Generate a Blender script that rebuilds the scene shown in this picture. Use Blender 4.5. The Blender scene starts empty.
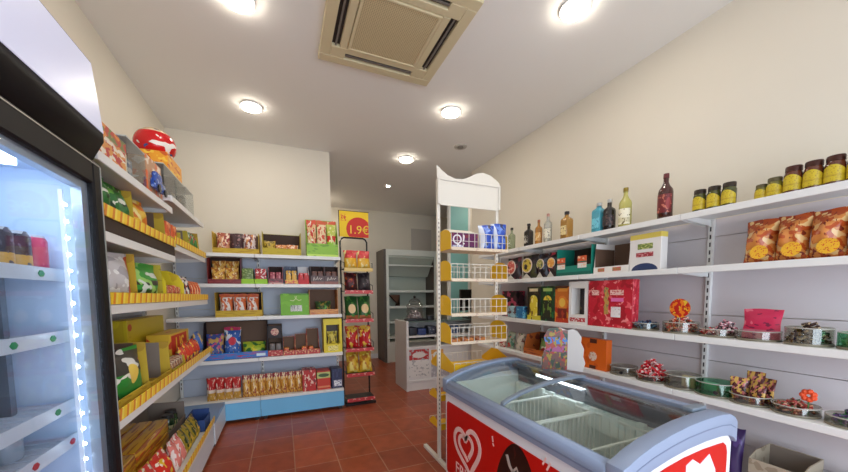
import bpy, bmesh, math, random
from mathutils import Vector, Matrix
PI = math.pi
rnd = random.Random(7)
S = bpy.context.scene
COL = S.collection

def lin(v):
    v = v / 255.0
    return v / 12.92 if v <= 0.04045 else ((v + 0.055) / 1.055) ** 2.4
def c(r, g, b, a=1.0):
    return (lin(r), lin(g), lin(b), a)

# ------------------------------------------------------------------ camera
cam_d = bpy.data.cameras.new('camera')
cam = bpy.data.objects.new('camera', cam_d); COL.objects.link(cam)
F_PX, YAW, PITCH, ROLL, CY = 333.554, 0.400033, -0.0716726, -0.0077732, 318.654
fw = Vector((math.sin(YAW) * math.cos(PITCH), math.cos(YAW) * math.cos(PITCH), math.sin(PITCH)))
r0 = Vector((math.cos(YAW), -math.sin(YAW), 0)); u0 = r0.cross(fw)
rr = r0 * math.cos(ROLL) + u0 * math.sin(ROLL)
uu = -r0 * math.sin(ROLL) + u0 * math.cos(ROLL)
cam.matrix_world = Matrix(((rr.x, uu.x, -fw.x, 0), (rr.y, uu.y, -fw.y, 0), (rr.z, uu.z, -fw.z, 1.40), (0, 0, 0, 1)))
cam_d.sensor_width = 36.0
cam_d.lens = F_PX / 848 * 36.0
cam_d.shift_y = (CY - 236.0) / 848.0
cam_d.clip_start = 0.05
S.camera = cam

# ------------------------------------------------------------------ world, daylight, exposure
W = bpy.data.worlds.new('sky'); S.world = W; W.use_nodes = True
wb = W.node_tree.nodes['Background']
wb.inputs[0].default_value = (0.80, 0.89, 1.0, 1); wb.inputs[1].default_value = 1.9
pl = bpy.data.lights.new('window_daylight', 'AREA'); pl.shape = 'RECTANGLE'
pl.size, pl.size_y = 3.2, 2.35; pl.energy = 62; pl.color = (0.76, 0.87, 1.0)
plo = bpy.data.objects.new('window_daylight', pl); COL.objects.link(plo)
plo.location = (0.9, -1.46, 1.30); plo.rotation_euler = (PI / 2, 0, 0)
plo['kind'] = 'structure'
S.view_settings.view_transform = 'Standard'
S.view_settings.look = 'None'
S.view_settings.exposure = 0.22
S.view_settings.gamma = 1.0
S.view_settings.use_curve_mapping = False
LAMP = 64.0

# ------------------------------------------------------------------ materials
MATS = {}
def M(name, col, rough=0.5, metal=0.0, emit=None, trans=0.0, spec=0.5, coat=0.0, alpha=1.0):
    if name in MATS: return MATS[name]
    m = bpy.data.materials.new(name); m.use_nodes = True
    b = m.node_tree.nodes['Principled BSDF']
    b.inputs['Base Color'].default_value = col
    b.inputs['Roughness'].default_value = rough
    b.inputs['Metallic'].default_value = metal
    b.inputs['Transmission Weight'].default_value = trans
    b.inputs['Specular IOR Level'].default_value = spec
    b.inputs['Coat Weight'].default_value = coat
    if emit:
        b.inputs['Emission Color'].default_value = emit[0]
        b.inputs['Emission Strength'].default_value = emit[1]
    MATS[name] = m
    return m

def wall_mat(name, col, rough=0.75, var=0.04, scale=3.0):
    m = M(name, col, rough)
    nt = m.node_tree; b = nt.nodes['Principled BSDF']
    tc = nt.nodes.new('ShaderNodeTexCoord'); n = nt.nodes.new('ShaderNodeTexNoise')
    n.inputs['Scale'].default_value = scale; n.inputs['Detail'].default_value = 5
    nt.links.new(tc.outputs['Object'], n.inputs['Vector'])
    mx = nt.nodes.new('ShaderNodeMix'); mx.data_type = 'RGBA'
    mx.inputs[6].default_value = tuple(x * (1 - var) for x in col[:3]) + (1,)
    mx.inputs[7].default_value = tuple(min(1, x * (1 + var)) for x in col[:3]) + (1,)
    nt.links.new(n.outputs['Fac'], mx.inputs[0]); nt.links.new(mx.outputs[2], b.inputs['Base Color'])
    n2 = nt.nodes.new('ShaderNodeTexNoise'); n2.inputs['Scale'].default_value = 160
    nt.links.new(tc.outputs['Object'], n2.inputs['Vector'])
    bp = nt.nodes.new('ShaderNodeBump'); bp.inputs['Strength'].default_value = 0.06; bp.inputs['Distance'].default_value = 0.004
    nt.links.new(n2.outputs['Fac'], bp.inputs['Height']); nt.links.new(bp.outputs[0], b.inputs['Normal'])
    return m

def glass(name, tint=(1, 1, 1, 1), refl=0.06, rough=0.02):
    """clear pane: transparent sheet with a fresnel reflection"""
    if name in MATS: return MATS[name]
    m = bpy.data.materials.new(name); m.use_nodes = True; nt = m.node_tree
    nt.nodes.remove(nt.nodes['Principled BSDF'])
    out = nt.nodes['Material Output']
    tr = nt.nodes.new('ShaderNodeBsdfTransparent'); tr.inputs[0].default_value = tint
    gl = nt.nodes.new('ShaderNodeBsdfGlossy'); gl.inputs['Roughness'].default_value = rough
    lw = nt.nodes.new('ShaderNodeLayerWeight'); lw.inputs['Blend'].default_value = 0.5
    pw = nt.nodes.new('ShaderNodeMath'); pw.operation = 'POWER'; pw.inputs[1].default_value = 5.0
    ad = nt.nodes.new('ShaderNodeMath'); ad.operation = 'MULTIPLY_ADD'; ad.inputs[1].default_value = 0.6; ad.inputs[2].default_value = refl * .6
    ad.use_clamp = True
    nt.links.new(lw.outputs['Facing'], pw.inputs[0])
    mx = nt.nodes.new('ShaderNodeMixShader')
    nt.links.new(pw.outputs[0], ad.inputs[0]); nt.links.new(ad.outputs[0], mx.inputs[0])
    nt.links.new(tr.outputs[0], mx.inputs[1]); nt.links.new(gl.outputs[0], mx.inputs[2])
    nt.links.new(mx.outputs[0], out.inputs[0])
    MATS[name] = m
    return m

def PR(name, base, spots=(), bands=(), discs=(), rough=0.4, coat=0.0):
    """printed packaging: base colour, blots, horizontal bands and round emblems in the face's own 0..1 frame"""
    if name in MATS: return MATS[name]
    m = M(name, base, rough, coat=coat)
    nt = m.node_tree; L = nt.links; b = nt.nodes['Principled BSDF']
    tc = nt.nodes.new('ShaderNodeTexCoord'); G = tc.outputs['Generated']
    sep = nt.nodes.new('ShaderNodeSeparateXYZ'); L.new(G, sep.inputs[0])
    def math_(op, a, bb):
        n = nt.nodes.new('ShaderNodeMath'); n.operation = op
        for i, v in enumerate((a, bb)):
            if isinstance(v, (int, float)): n.inputs[i].default_value = v
            else: L.new(v, n.inputs[i])
        return n.outputs[0]
    cur = None
    def lay(fac, col):
        nonlocal cur
        mx = nt.nodes.new('ShaderNodeMix'); mx.data_type = 'RGBA'
        L.new(fac, mx.inputs[0])
        if cur is None: mx.inputs[6].default_value = base
        else: L.new(cur, mx.inputs[6])
        mx.inputs[7].default_value = col
        cur = mx.outputs[2]
    for (z0, z1, col) in bands:
        lay(math_('MULTIPLY', math_('GREATER_THAN', sep.outputs[2], z0), math_('LESS_THAN', sep.outputs[2], z1)), col)
    for k, (col, sc, th) in enumerate(spots):
        mp = nt.nodes.new('ShaderNodeMapping'); L.new(G, mp.inputs[0])
        s = sc if isinstance(sc, tuple) else (sc, sc, sc)
        mp.inputs['Scale'].default_value = s
        mp.inputs['Location'].default_value = (k * 3.7 + len(name) * .61, k * 1.3, k * 5.1 + sum(map(ord, name)) % 13)
        n = nt.nodes.new('ShaderNodeTexNoise'); n.inputs['Scale'].default_value = 1.0; n.inputs['Detail'].default_value = 1.5
        L.new(mp.outputs[0], n.inputs['Vector'])
        lay(math_('GREATER_THAN', n.outputs['Fac'], th), col)
    for (cx, cz, rx, rz, col) in discs:
        dx = math_('DIVIDE', math_('SUBTRACT', sep.outputs[0], cx), rx)
        dz = math_('DIVIDE', math_('SUBTRACT', sep.outputs[2], cz), rz)
        lay(math_('LESS_THAN', math_('ADD', math_('MULTIPLY', dx, dx), math_('MULTIPLY', dz, dz)), 1.0), col)
    if cur is not None: L.new(cur, b.inputs['Base Color'])
    return m

def strip_mat():
    m = M('yellow_price_strip', c(240, 190, 30), .4); nt = m.node_tree; L = nt.links
    b = nt.nodes['Principled BSDF']
    tc = nt.nodes.new('ShaderNodeTexCoord'); sep = nt.nodes.new('ShaderNodeSeparateXYZ'); L.new(tc.outputs['Object'], sep.inputs[0])
    w = nt.nodes.new('ShaderNodeMath'); w.operation = 'MULTIPLY'; w.inputs[1].default_value = 15.0
    sl = nt.nodes.new('ShaderNodeMath'); sl.operation = 'MULTIPLY_ADD'; sl.inputs[1].default_value = -5.0
    L.new(sep.outputs[0], w.inputs[0]); L.new(sep.outputs[2], sl.inputs[0]); L.new(w.outputs[0], sl.inputs[2])
    fr = nt.nodes.new('ShaderNodeMath'); fr.operation = 'FRACT'; L.new(sl.outputs[0], fr.inputs[0])
    rp = nt.nodes.new('ShaderNodeValToRGB'); rp.color_ramp.interpolation = 'CONSTANT'
    e = rp.color_ramp.elements; e[0].color = c(246, 204, 36); e[1].position = .42; e[1].color = c(226, 136, 24)
    x = e.new(.72); x.color = c(250, 226, 90)
    L.new(fr.outputs[0], rp.inputs[0]); L.new(rp.outputs[0], b.inputs['Base Color'])
    return m

def floor_mat():
    m = M('terracotta_tiles', c(140, 66, 44), .32); nt = m.node_tree; L = nt.links; b = nt.nodes['Principled BSDF']
    tc = nt.nodes.new('ShaderNodeTexCoord'); mp = nt.nodes.new('ShaderNodeMapping')
    T = 0.343
    mp.inputs['Location'].default_value = (-0.733, -3.165, 0)
    L.new(tc.outputs['Object'], mp.inputs[0])
    br = nt.nodes.new('ShaderNodeTexBrick'); br.offset = 0.0; br.squash = 1.0
    br.inputs['Scale'].default_value = 1.0; br.inputs['Brick Width'].default_value = T; br.inputs['Row Height'].default_value = T
    br.inputs['Mortar Size'].default_value = 0.0045; br.inputs['Mortar Smooth'].default_value = 0.2
    br.inputs['Color1'].default_value = c(176, 88, 54); br.inputs['Color2'].default_value = c(152, 70, 42); br.inputs['Mortar'].default_value = c(178, 128, 100)
    L.new(mp.outputs[0], br.inputs['Vector'])
    n = nt.nodes.new('ShaderNodeTexNoise'); n.inputs['Scale'].default_value = 9; n.inputs['Detail'].default_value = 6
    L.new(tc.outputs['Object'], n.inputs['Vector'])
    mx = nt.nodes.new('ShaderNodeMix'); mx.data_type = 'RGBA'; mx.blend_type = 'MULTIPLY'; mx.inputs[0].default_value = 0.55
    rp = nt.nodes.new('ShaderNodeValToRGB'); rp.color_ramp.elements[0].position = .3; rp.color_ramp.elements[0].color = (.5, .46, .44, 1)
    rp.color_ramp.elements[1].position = .7; rp.color_ramp.elements[1].color = (1, 1, 1, 1)
    L.new(n.outputs['Fac'], rp.inputs[0]); L.new(br.outputs['Color'], mx.inputs[6]); L.new(rp.outputs[0], mx.inputs[7])
    L.new(mx.outputs[2], b.inputs['Base Color'])
    bp = nt.nodes.new('ShaderNodeBump'); bp.inputs['Strength'].default_value = .35; bp.inputs['Distance'].default_value = .003; bp.invert = True
    L.new(br.outputs['Fac'], bp.inputs['Height']); L.new(bp.outputs[0], b.inputs['Normal'])
    return m

# ------------------------------------------------------------------ mesh building
class MB:
    def __init__(s): s.v = []; s.f = []; s.mi = []; s.k = 0; s.weld = False
    def mat(s, k): s.k = k; return s
    def face(s, idx): s.f.append(idx); s.mi.append(s.k)
    def poly(s, pts):
        n = len(s.v); s.v += [tuple(p) for p in pts]; s.face(tuple(range(n, n + len(pts)))); return s
    def box(s, x0, x1, y0, y1, z0, z1):
        n = len(s.v)
        s.v += [(x0, y0, z0), (x1, y0, z0), (x1, y1, z0), (x0, y1, z0), (x0, y0, z1), (x1, y0, z1), (x1, y1, z1), (x0, y1, z1)]
        for q in ((0, 3, 2, 1), (4, 5, 6, 7), (0, 1, 5, 4), (1, 2, 6, 5), (2, 3, 7, 6), (3, 0, 4, 7)): s.face(tuple(n + i for i in q))
        return s
    def prism(s, pts, axis, a, b):
        """closed polygon pts (2D) extruded along axis from a to b"""
        def P(p, t):
            return {'x': (t, p[0], p[1]), 'y': (p[0], t, p[1]), 'z': (p[0], p[1], t)}[axis]
        n = len(s.v); k = len(pts)
        s.v += [P(p, a) for p in pts] + [P(p, b) for p in pts]
        s.face(tuple(range(n, n + k))[::-1]); s.face(tuple(range(n + k, n + 2 * k)))
        for i in range(k):
            j = (i + 1) % k
            s.face((n + i, n + j, n + k + j, n + k + i))
        return s
    def lathe(s, prof, n=20, o=(0, 0, 0), a0=0.0, a1=2 * PI):
        """profile of (r, z) turned about z; r=0 ends close"""
        s.weld = True; st = len(s.v); full = abs(a1 - a0 - 2 * PI) < 1e-6
        m = n if full else n + 1
        for (r, z) in prof:
            for i in range(m):
                t = a0 + (a1 - a0) * i / n
                s.v.append((o[0] + r * math.cos(t), o[1] + r * math.sin(t), o[2] + z))
        for k in range(len(prof) - 1):
            for i in range(n):
                j = (i + 1) % m if full else i + 1
                s.face((st + k * m + i, st + k * m + j, st + (k + 1) * m + j, st + (k + 1) * m + i))
        return s
    def tube(s, pts, r, n=6, closed=False):
        pts = [Vector(p) for p in pts]; st = len(s.v); N = len(pts)
        for i, p in enumerate(pts):
            a = pts[(i - 1) % N] if (closed or i > 0) else p
            b = pts[(i + 1) % N] if (closed or i < N - 1) else p
            d = (b - a).normalized()
            up = Vector((0, 0, 1)) if abs(d.z) < .95 else Vector((1, 0, 0))
            x = d.cross(up).normalized(); y = x.cross(d)
            for k in range(n):
                t = 2 * PI * k / n + PI / n
                s.v.append(tuple(p + x * (r * math.cos(t)) + y * (r * math.sin(t))))
        for i in range(N if closed else N - 1):
            j = (i + 1) % N
            for k in range(n):
                l = (k + 1) % n
                s.face((st + i * n + k, st + i * n + l, st + j * n + l, st + j * n + k))
        if not closed:
            s.face(tuple(st + k for k in range(n))); s.face(tuple(st + (N - 1) * n + k for k in range(n))[::-1])
        return s
    def ball(s, o, r, n=10, sz=1.0, sy=1.0):
        s.weld = True; st = len(s.v); m = n // 2 + 1
        for i in range(m + 1):
            ph = PI * i / m
            for j in range(n):
                t = 2 * PI * j / n
                s.v.append((o[0] + r * math.sin(ph) * math.cos(t), o[1] + r * sy * math.sin(ph) * math.sin(t), o[2] + r * sz * math.cos(ph)))
        for i in range(m):
            for j in range(n):
                l = (j + 1) % n
                s.face((st + i * n + j, st + (i + 1) * n + j, st + (i + 1) * n + l, st + i * n + l))
        return s
    def ribbon(s, pts, w, y0, y1):
        """flat stroke of width w along 2D points in the x-z plane, as thick as y0..y1"""
        N = len(pts); st = len(s.v)
        for i, p in enumerate(pts):
            a = pts[max(0, i - 1)]; b = pts[min(N - 1, i + 1)]
            dx, dz = b[0] - a[0], b[1] - a[1]; l = math.hypot(dx, dz) or 1
            nx, nz = -dz / l * w / 2, dx / l * w / 2
            for (sx, y) in ((1, y0), (-1, y0), (-1, y1), (1, y1)):
                s.v.append((p[0] + nx * sx, y, p[1] + nz * sx))
        for i in range(N - 1):
            for k in range(4):
                l = (k + 1) % 4
                s.face((st + i * 4 + k, st + i * 4 + l, st + (i + 1) * 4 + l, st + (i + 1) * 4 + k))
        s.face((st + 3, st + 2, st + 1, st)); e = st + (N - 1) * 4; s.face((e, e + 1, e + 2, e + 3))
        return s
    def build(s, name, mats, parent=None, bevel=0.0, seg=1, smooth=35, world=False, loc=None, label=None):
        if not isinstance(mats, (list, tuple)): mats = [mats]
        me = bpy.data.meshes.new(name)
        off = parent.location if (world and parent) else Vector((0, 0, 0))
        me.from_pydata([(a - off.x, b - off.y, d - off.z) for a, b, d in s.v], [], s.f)
        for m in mats: me.materials.append(m)
        me.polygons.foreach_set('material_index', s.mi)
        bm = bmesh.new(); bm.from_mesh(me)
        if s.weld: bmesh.ops.remove_doubles(bm, verts=bm.verts, dist=1e-6)
        bmesh.ops.recalc_face_normals(bm, faces=bm.faces)
        if bevel > 0:
            es = [e for e in bm.edges if len(e.link_faces) == 2 and e.calc_face_angle(0) > 0.6]
            bmesh.ops.bevel(bm, geom=es, offset=bevel, segments=seg, affect='EDGES', profile=.6, clamp_overlap=True)
        bm.to_mesh(me); bm.free()
        if smooth:
            me.polygons.foreach_set('use_smooth', [True] * len(me.polygons))
            me.set_sharp_from_angle(angle=math.radians(smooth))
        o = bpy.data.objects.new(name, me); COL.objects.link(o)
        if parent: o.parent = parent
        if loc: o.location = loc
        if label: o['label'] = label
        return o

def tag(o, label, cat, group=None, kind=None):
    o['label'] = label; o['category'] = cat
    if group: o['group'] = group
    if kind: o['kind'] = kind
    return o
def thing(name, label, cat, loc=(0, 0, 0), rz=0.0, group=None):
    o = bpy.data.objects.new(name, None); COL.objects.link(o); o.empty_display_size = .05
    o.location = loc; o.rotation_euler = (0, 0, rz)
    return tag(o, label, cat, group)
def struct(name, mb, mat, bevel=0.0):
    o = mb.build(name, mat, bevel=bevel); o['kind'] = 'structure'; return o
def dup(o, loc, rz, label):
    r = o.copy(); COL.objects.link(r); r.location = loc; r.rotation_euler = (o.rotation_euler.x, o.rotation_euler.y, rz); r['label'] = label
    for ch in o.children:
        q = ch.copy(); COL.objects.link(q); q.parent = r
        for g in ch.children:
            h = g.copy(); COL.objects.link(h); h.parent = q
    return r
def text(s, size, mat, parent, loc, rot=(PI / 2, 0, 0), depth=.001, name='lettering'):
    cu = bpy.data.curves.new('t', 'FONT'); cu.body = s; cu.size = size; cu.extrude = depth; cu.align_x = 'CENTER'; cu.resolution_u = 3
    to = bpy.data.objects.new('t', cu); COL.objects.link(to)
    dg = bpy.context.evaluated_depsgraph_get(); me = bpy.data.meshes.new_from_object(to.evaluated_get(dg))
    bpy.data.objects.remove(to); bpy.data.curves.remove(cu)
    me.materials.clear(); me.materials.append(mat)
    o = bpy.data.objects.new(name, me); COL.objects.link(o); o.parent = parent; o.location = loc; o.rotation_euler = rot
    return o
RZ = {'B': 0.0, 'L': PI / 2, 'R': -PI / 2}
def at(side, along, front, z):
    return (along, front, z) if side == 'B' else (front, along, z)

white_metal = M('white_metal', c(232, 232, 230), .4)
white_plastic = M('white_plastic', c(236, 236, 236), .35)
grey_panel = M('grey_white_panel', c(196, 204, 220), .45)
black_plastic = M('black_plastic', c(22, 18, 20), .35)
dark_slot = M('dark_slot', c(45, 42, 42), .7)
STRIP = strip_mat()
def slot_mat(name, dark, light, pitch, duty):
    m = M(name, light, .5); nt = m.node_tree; L = nt.links; b = nt.nodes['Principled BSDF']
    tc = nt.nodes.new('ShaderNodeTexCoord'); sep = nt.nodes.new('ShaderNodeSeparateXYZ'); L.new(tc.outputs['Object'], sep.inputs[0])
    w = nt.nodes.new('ShaderNodeMath'); w.operation = 'DIVIDE'; w.inputs[1].default_value = pitch; L.new(sep.outputs[2], w.inputs[0])
    fr = nt.nodes.new('ShaderNodeMath'); fr.operation = 'FRACT'; L.new(w.outputs[0], fr.inputs[0])
    rp = nt.nodes.new('ShaderNodeValToRGB'); rp.color_ramp.interpolation = 'CONSTANT'
    e = rp.color_ramp.elements; e[0].color = dark; e[1].position = duty; e[1].color = light
    L.new(fr.outputs[0], rp.inputs[0]); L.new(rp.outputs[0], b.inputs['Base Color']); return m
SLOT = slot_mat('upright_slots', c(45, 42, 42), c(232, 232, 230), .05, .56)
SLOT2 = slot_mat('post_slots', c(120, 112, 104), c(226, 220, 208), .035, .4)

# ------------------------------------------------------------------ room
H = 3.22
wall_paint = wall_mat('cream_wall_paint', c(226, 218, 202), .8, .02)
ceil_paint = wall_mat('ceiling_paint', c(238, 235, 229), .85, .015, 1.5)
struct('floor', MB().box(-1.25, 5.3, -1.6, 7.35, -.1, 0), floor_mat())
struct('ceiling', MB().box(-1.25, 5.3, -1.6, 7.35, H, H + .1), ceil_paint)
struct('wall_left', MB().box(-1.25, -1.11, -1.6, 4.64, 0, H), wall_paint)
struct('wall_right', MB().box(2.66, 2.80, -1.6, 4.42, 0, H), wall_paint)
struct('wall_back', MB().box(-1.11, 0.615, 4.52, 4.64, 0, H), wall_paint)
struct('wall_back_room_left', MB().box(0.48, 0.60, 4.64, 7.2, 0, H), wall_paint)
struct('wall_far', MB().box(0.48, 5.3, 7.2, 7.35, 0, H), wall_paint)
struct('wall_back_room_right', MB().box(5.2, 5.3, 4.42, 7.2, 0, H), wall_paint)
struct('wall_back_room_front', MB().box(2.80, 5.3, 4.30, 4.42, 0, H), wall_paint)
fwl = MB().box(-1.11, -.85, -1.6, -1.48, 0, H).box(2.55, 2.66, -1.6, -1.48, 0, H).box(-.85, 2.55, -1.6, -1.48, 2.6, H)
struct('wall_front', fwl, wall_paint)
wf = MB().box(-.85, -.79, -1.57, -1.51, 0, 2.6).box(2.49, 2.55, -1.57, -1.51, 0, 2.6).box(-.79, 2.49, -1.57, -1.51, 2.54, 2.6).box(-.79, 2.49, -1.57, -1.51, 0, .07).box(.28, .34, -1.57, -1.51, .07, 2.54).box(1.38, 1.44, -1.57, -1.51, .07, 2.54)
struct('window_1', wf, M('aluminium', c(190, 190, 190), .35, .8))
struct('trim_1', MB().box(.6, 5.2, 7.185, 7.2, 0, .1), white_plastic)
struct('wall_partition', MB().box(3.331, 5.2, 5.60, 5.66, 0, H).box(2.875, 3.331, 5.60, 5.66, 3.141, H), wall_paint)
niche = wall_mat('niche_paint', c(196, 188, 178), .8, .02)
struct('trim_2', MB().box(2.74, 3.24, 7.19, 7.2, 1.2, 2.9), niche)

# ------------------------------------------------------------------ ceiling fixtures
lamp_on = M('lamp_diffuser', c(255, 250, 240), .5, emit=((1.0, .92, .80, 1), LAMP))
ring = M('lamp_ring', c(238, 236, 232), .4)
def downlight(x, y, r, label):
    t = thing('ceiling_light', label, 'ceiling light', (x, y, H), group='round ceiling lights')
    MB().lathe([(r - .006, -.016), (r - .001, -.016), (r, -.013), (r, 0), (r - .006, 0), (r - .006, -.016)], 28).build('ring', ring, t)
    MB().lathe([(0, -.026), (r * .9, -.026), (r - .008, -.021), (r - .0065, -.014), (r - .0065, -.006), (0, -.006)], 28).build('diffuser', lamp_on, t)
    return t
downlight(-.213, 3.709, .092, 'lit round ceiling light nearest the back wall over the snack shelves')
downlight(1.608, 3.072, .092, 'lit round ceiling light between the air conditioner and the small ceiling vent')
downlight(1.78, 1.701, .092, 'lit round ceiling light to the right of the air conditioner')
downlight(-.186, 2.44, .092, 'lit round ceiling light cut by the top edge, left of the air conditioner')
downlight(1.587, 4.33, .092, 'lit round ceiling light furthest back over the passage to the rear room')
downlight(3.5, 5.05, .092, 'added out-of-view round light that brightens the rear room before the teal door')  # added lamp, hidden from the camera, to lift the dark rear room
downlight(0.74, 6.6, .092, 'added out-of-view round light that brightens the rear room left of the cabinet')  # second added lamp out of view, brightens the rear room
t = thing('spotlight', 'tiny lit recessed spot in the rear room ceiling', 'spotlight', (1.685, 5.48, H))
MB().lathe([(.03, -.012), (.042, -.010), (.042, 0), (.03, 0), (.03, -.012)], 18).build('ring', ring, t)
MB().lathe([(0, -.012), (.03, -.010), (.03, 0), (0, 0)], 18).build('diffuser', M('spot_diffuser', c(255, 250, 240), .5, emit=((1, .95, .85, 1), 160)), t)
t = thing('ceiling_vent', 'small round grey vent in the ceiling near the right wall', 'vent', (2.087, 3.738, H))
vg = M('vent_grey', c(190, 182, 172), .5)
MB().lathe([(.045, -.012), (.075, -.010), (.08, 0), (.045, 0), (.045, -.012)], 24).build('collar', vg, t)
MB().lathe([(0, -.02), (.036, -.018), (.036, 0), (0, 0)], 24).build('disc', M('vent_dark', c(140, 132, 124), .6), t)

t = thing('air_conditioner', 'square beige cassette air conditioner mounted in the ceiling', 'air conditioner', (.758, 2.308, H))
beige = M('aged_beige_plastic', c(214, 200, 162), .45)
A = .447
pan = MB()
def frame_rect(mb, a, b, z0, z1):
    mb.box(-a, a, -a, -b, z0, z1).box(-a, a, b, a, z0, z1).box(-a, -b, -b, b, z0, z1).box(b, a, -b, b, z0, z1)
sl0, sl1 = .315, .372      # louver slot between these
frame_rect(pan, A, sl1, -.035, 0)
frame_rect(pan, sl0, .262, -.035, 0)
for sx, sy in ((1, 1), (1, -1), (-1, 1), (-1, -1)):
    x0, x1 = sorted((sx * sl1, sx * .265)); y0, y1 = sorted((sy * sl1, sy * .265))
    pan.box(x0, x1, y0, y1, -.0348, 0)
pan.build('panel', beige, t, bevel=.004)
well = M('louver_dark', c(52, 46, 44), .6)
MB().box(-.375, .375, -.375, .375, -.012, -.002).build('slot_well', well, t)
for k in range(4):
    lv = MB(); lv.prism([(-.262, -.030), (-.262, -.022), (.262, -.022), (.262, -.030)], 'y', -.006, .006)
    o = lv.build('louver', M('louver_grey', c(120, 112, 104), .5), t)
    ang = k * PI / 2
    o.location = (math.cos(ang) * .343, math.sin(ang) * .343, 0); o.rotation_euler = (0, 0, ang + PI / 2)
gr = MB(); frame_rect(gr, .258, .240, -.042, -.014)
gr.build('grille_frame', beige, t, bevel=.003)
gm = M('grille_mesh', c(196, 178, 138), .6)
gm_n = gm.node_tree
tc = gm_n.nodes.new('ShaderNodeTexCoord'); wv = gm_n.nodes.new('ShaderNodeTexBrick'); wv.offset = 0
wv.inputs['Scale'].default_value = 1; wv.inputs['Brick Width'].default_value = .012; wv.inputs['Row Height'].default_value = .012; wv.inputs['Mortar Size'].default_value = .003
wv.inputs['Color1'].default_value = c(150, 134, 106); wv.inputs['Color2'].default_value = c(160, 144, 114); wv.inputs['Mortar'].default_value = c(206, 188, 146)
gm_n.links.new(tc.outputs['Object'], wv.inputs['Vector']); gm_n.links.new(wv.outputs['Color'], gm_n.nodes['Principled BSDF'].inputs['Base Color'])
g = MB().box(-.241, .241, -.241, .241, -.036, -.016)
g.build('grille', gm, t)

# ------------------------------------------------------------------ shelving bays
def bay(label, side, a0, a1, front, D, shelves, deck_z, kick_mat, top, seams, ends=(True, True), strips=(), deckmat=None, boards=(), panel=None, skirt=0.0):
    """one gondola bay facing local -y; a0..a1 along the wall, front coordinate, depth D"""
    cx = (a0 + a1) / 2; w = abs(a1 - a0); h = w / 2 - .001
    t = thing('shelving_bay', label, 'shelving', at(side, cx, front, 0), RZ[side], 'white gondola shelving')
    zs = [0.03] + list(seams) + [top]
    for z0, z1 in zip(zs, zs[1:]):
        MB().box(-h, h, D - .02, D, z0 + .002, z1 - .002).build('back_panel', panel or grey_panel, t)
    for k, sx in enumerate((-1, 1)):
        if not ends[k]: continue
        x0, x1 = sorted((sx * h, sx * (h - .03)))
        u = MB().box(x0, x1, D - .045, D - .0205, 0, top).build('upright', white_metal, t, bevel=.002)
        sm = MB(); z = .35; xm = (x0 + x1) / 2
        sm.box(xm - .004, xm + .004, D - .0462, D - .0452, z, top - .03)
        sm.build('slot_row', SLOT, u)
    for (z, dep) in shelves:
        y0 = D - .046 - dep
        s = MB().prism([(y0, z - .038), (y0 + .012, z - .038), (y0 + .012, z - .012), (D - .047, z - .012), (D - .047, z), (y0, z)], 'x', -h, h)
        sh = s.build('shelf', white_metal, t, bevel=.002)
        for sx in (-1, 1):
            b = MB().prism([(y0 + .014, z - .013), (D - .047, z - .013), (D - .047, z - .055), (y0 + .1, z - .04), (y0 + .014, z - .03)], 'x', sx * (h - .012) - .0025, sx * (h - .012) + .0025)
            b.build('bracket', white_metal, sh)
    dm = deckmat or white_metal
    d = MB().box(-h, h, -skirt, D - .047, deck_z - .03, deck_z).build('base_deck', dm, t, bevel=.002)
    MB().box(-h, h, .01 - skirt, .03 - skirt, .04, deck_z - .031).build('kick_plate', kick_mat, t)
    for xa in (-h + .02, h - .06): MB().box(xa, xa + .04, .031, .08, 0, deck_z - .031).build('foot', black_plastic, t)
    for (z0, y) in strips:
        MB().box(-h, h, y - .006, y - .001, z0, z0 + .046).build('price_rail', STRIP, t)
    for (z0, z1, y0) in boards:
        MB().box(-h, h, y0, D - .05, z0, z1).build('dark_band', M('dark_brown_board', c(52, 36, 30), .6), t)  # dark brown slab filling the band between shelf and price rail
    return t

kick_blue = M('sky_blue_metal', c(120, 196, 240), .4)
kick_white = M('pale_metal', c(214, 220, 226), .4)
SB = [(1.86, .345), (1.533, .345), (1.174, .345), (.708, .345)]
S_B = dict(front=4.11, D=.405, shelves=SB, deck_z=.259, kick_mat=kick_blue, top=1.85, seams=(.45, .85, 1.25, 1.6))
bay('white shelving bay on the back wall, right half, ending at the passage', 'B', -.267, .66, ends=(True, True), **S_B)
bay('white shelving bay on the back wall, left half running into the corner', 'B', -1.10, -.269, ends=(True, False), **S_B)
LF = -.615
bay('white shelving bay on the left wall right behind the drinks cooler', 'L', 1.66, 2.585, LF, .488,
    [(1.955, .44), (1.655, .44), (1.37, .44), (.905, .44)], .26, kick_white, 1.95, (.45, .85, 1.25, 1.6),
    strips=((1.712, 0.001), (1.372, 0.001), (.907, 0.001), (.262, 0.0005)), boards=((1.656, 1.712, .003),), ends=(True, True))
bay('white shelving bay on the left wall, further bay beside the back shelves', 'L', 2.59, 3.50, LF, .488,
    [(2.035, .44), (1.735, .44), (1.37, .44), (.905, .44)], .26, kick_white, 2.03, (.45, .85, 1.25, 1.6),
    strips=((1.737, 0.001), (1.372, 0.001), (.907, 0.001), (.262, 0.0005)), ends=(False, True))
cd = thing('corner_deck', 'empty low blue-grey deck in the corner between left and back shelves', 'shelving', (-.85, 3.80, 0))
MB().box(-.25, .236, -.295, .30, .23, .26).build('base_deck', M('blue_grey_metal', c(120, 150, 190), .4), cd, bevel=.002)
MB().box(.226, .236, -.295, .30, .04, .229).build('kick_plate', kick_white, cd)
for xa, ya, zb in ((.17, -.25, .2299), (.17, .2, .2299), (-.2, .0, .2299)): MB().box(xa, xa + .05, ya, ya + .05, 0, zb).build('foot', black_plastic, cd)

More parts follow.
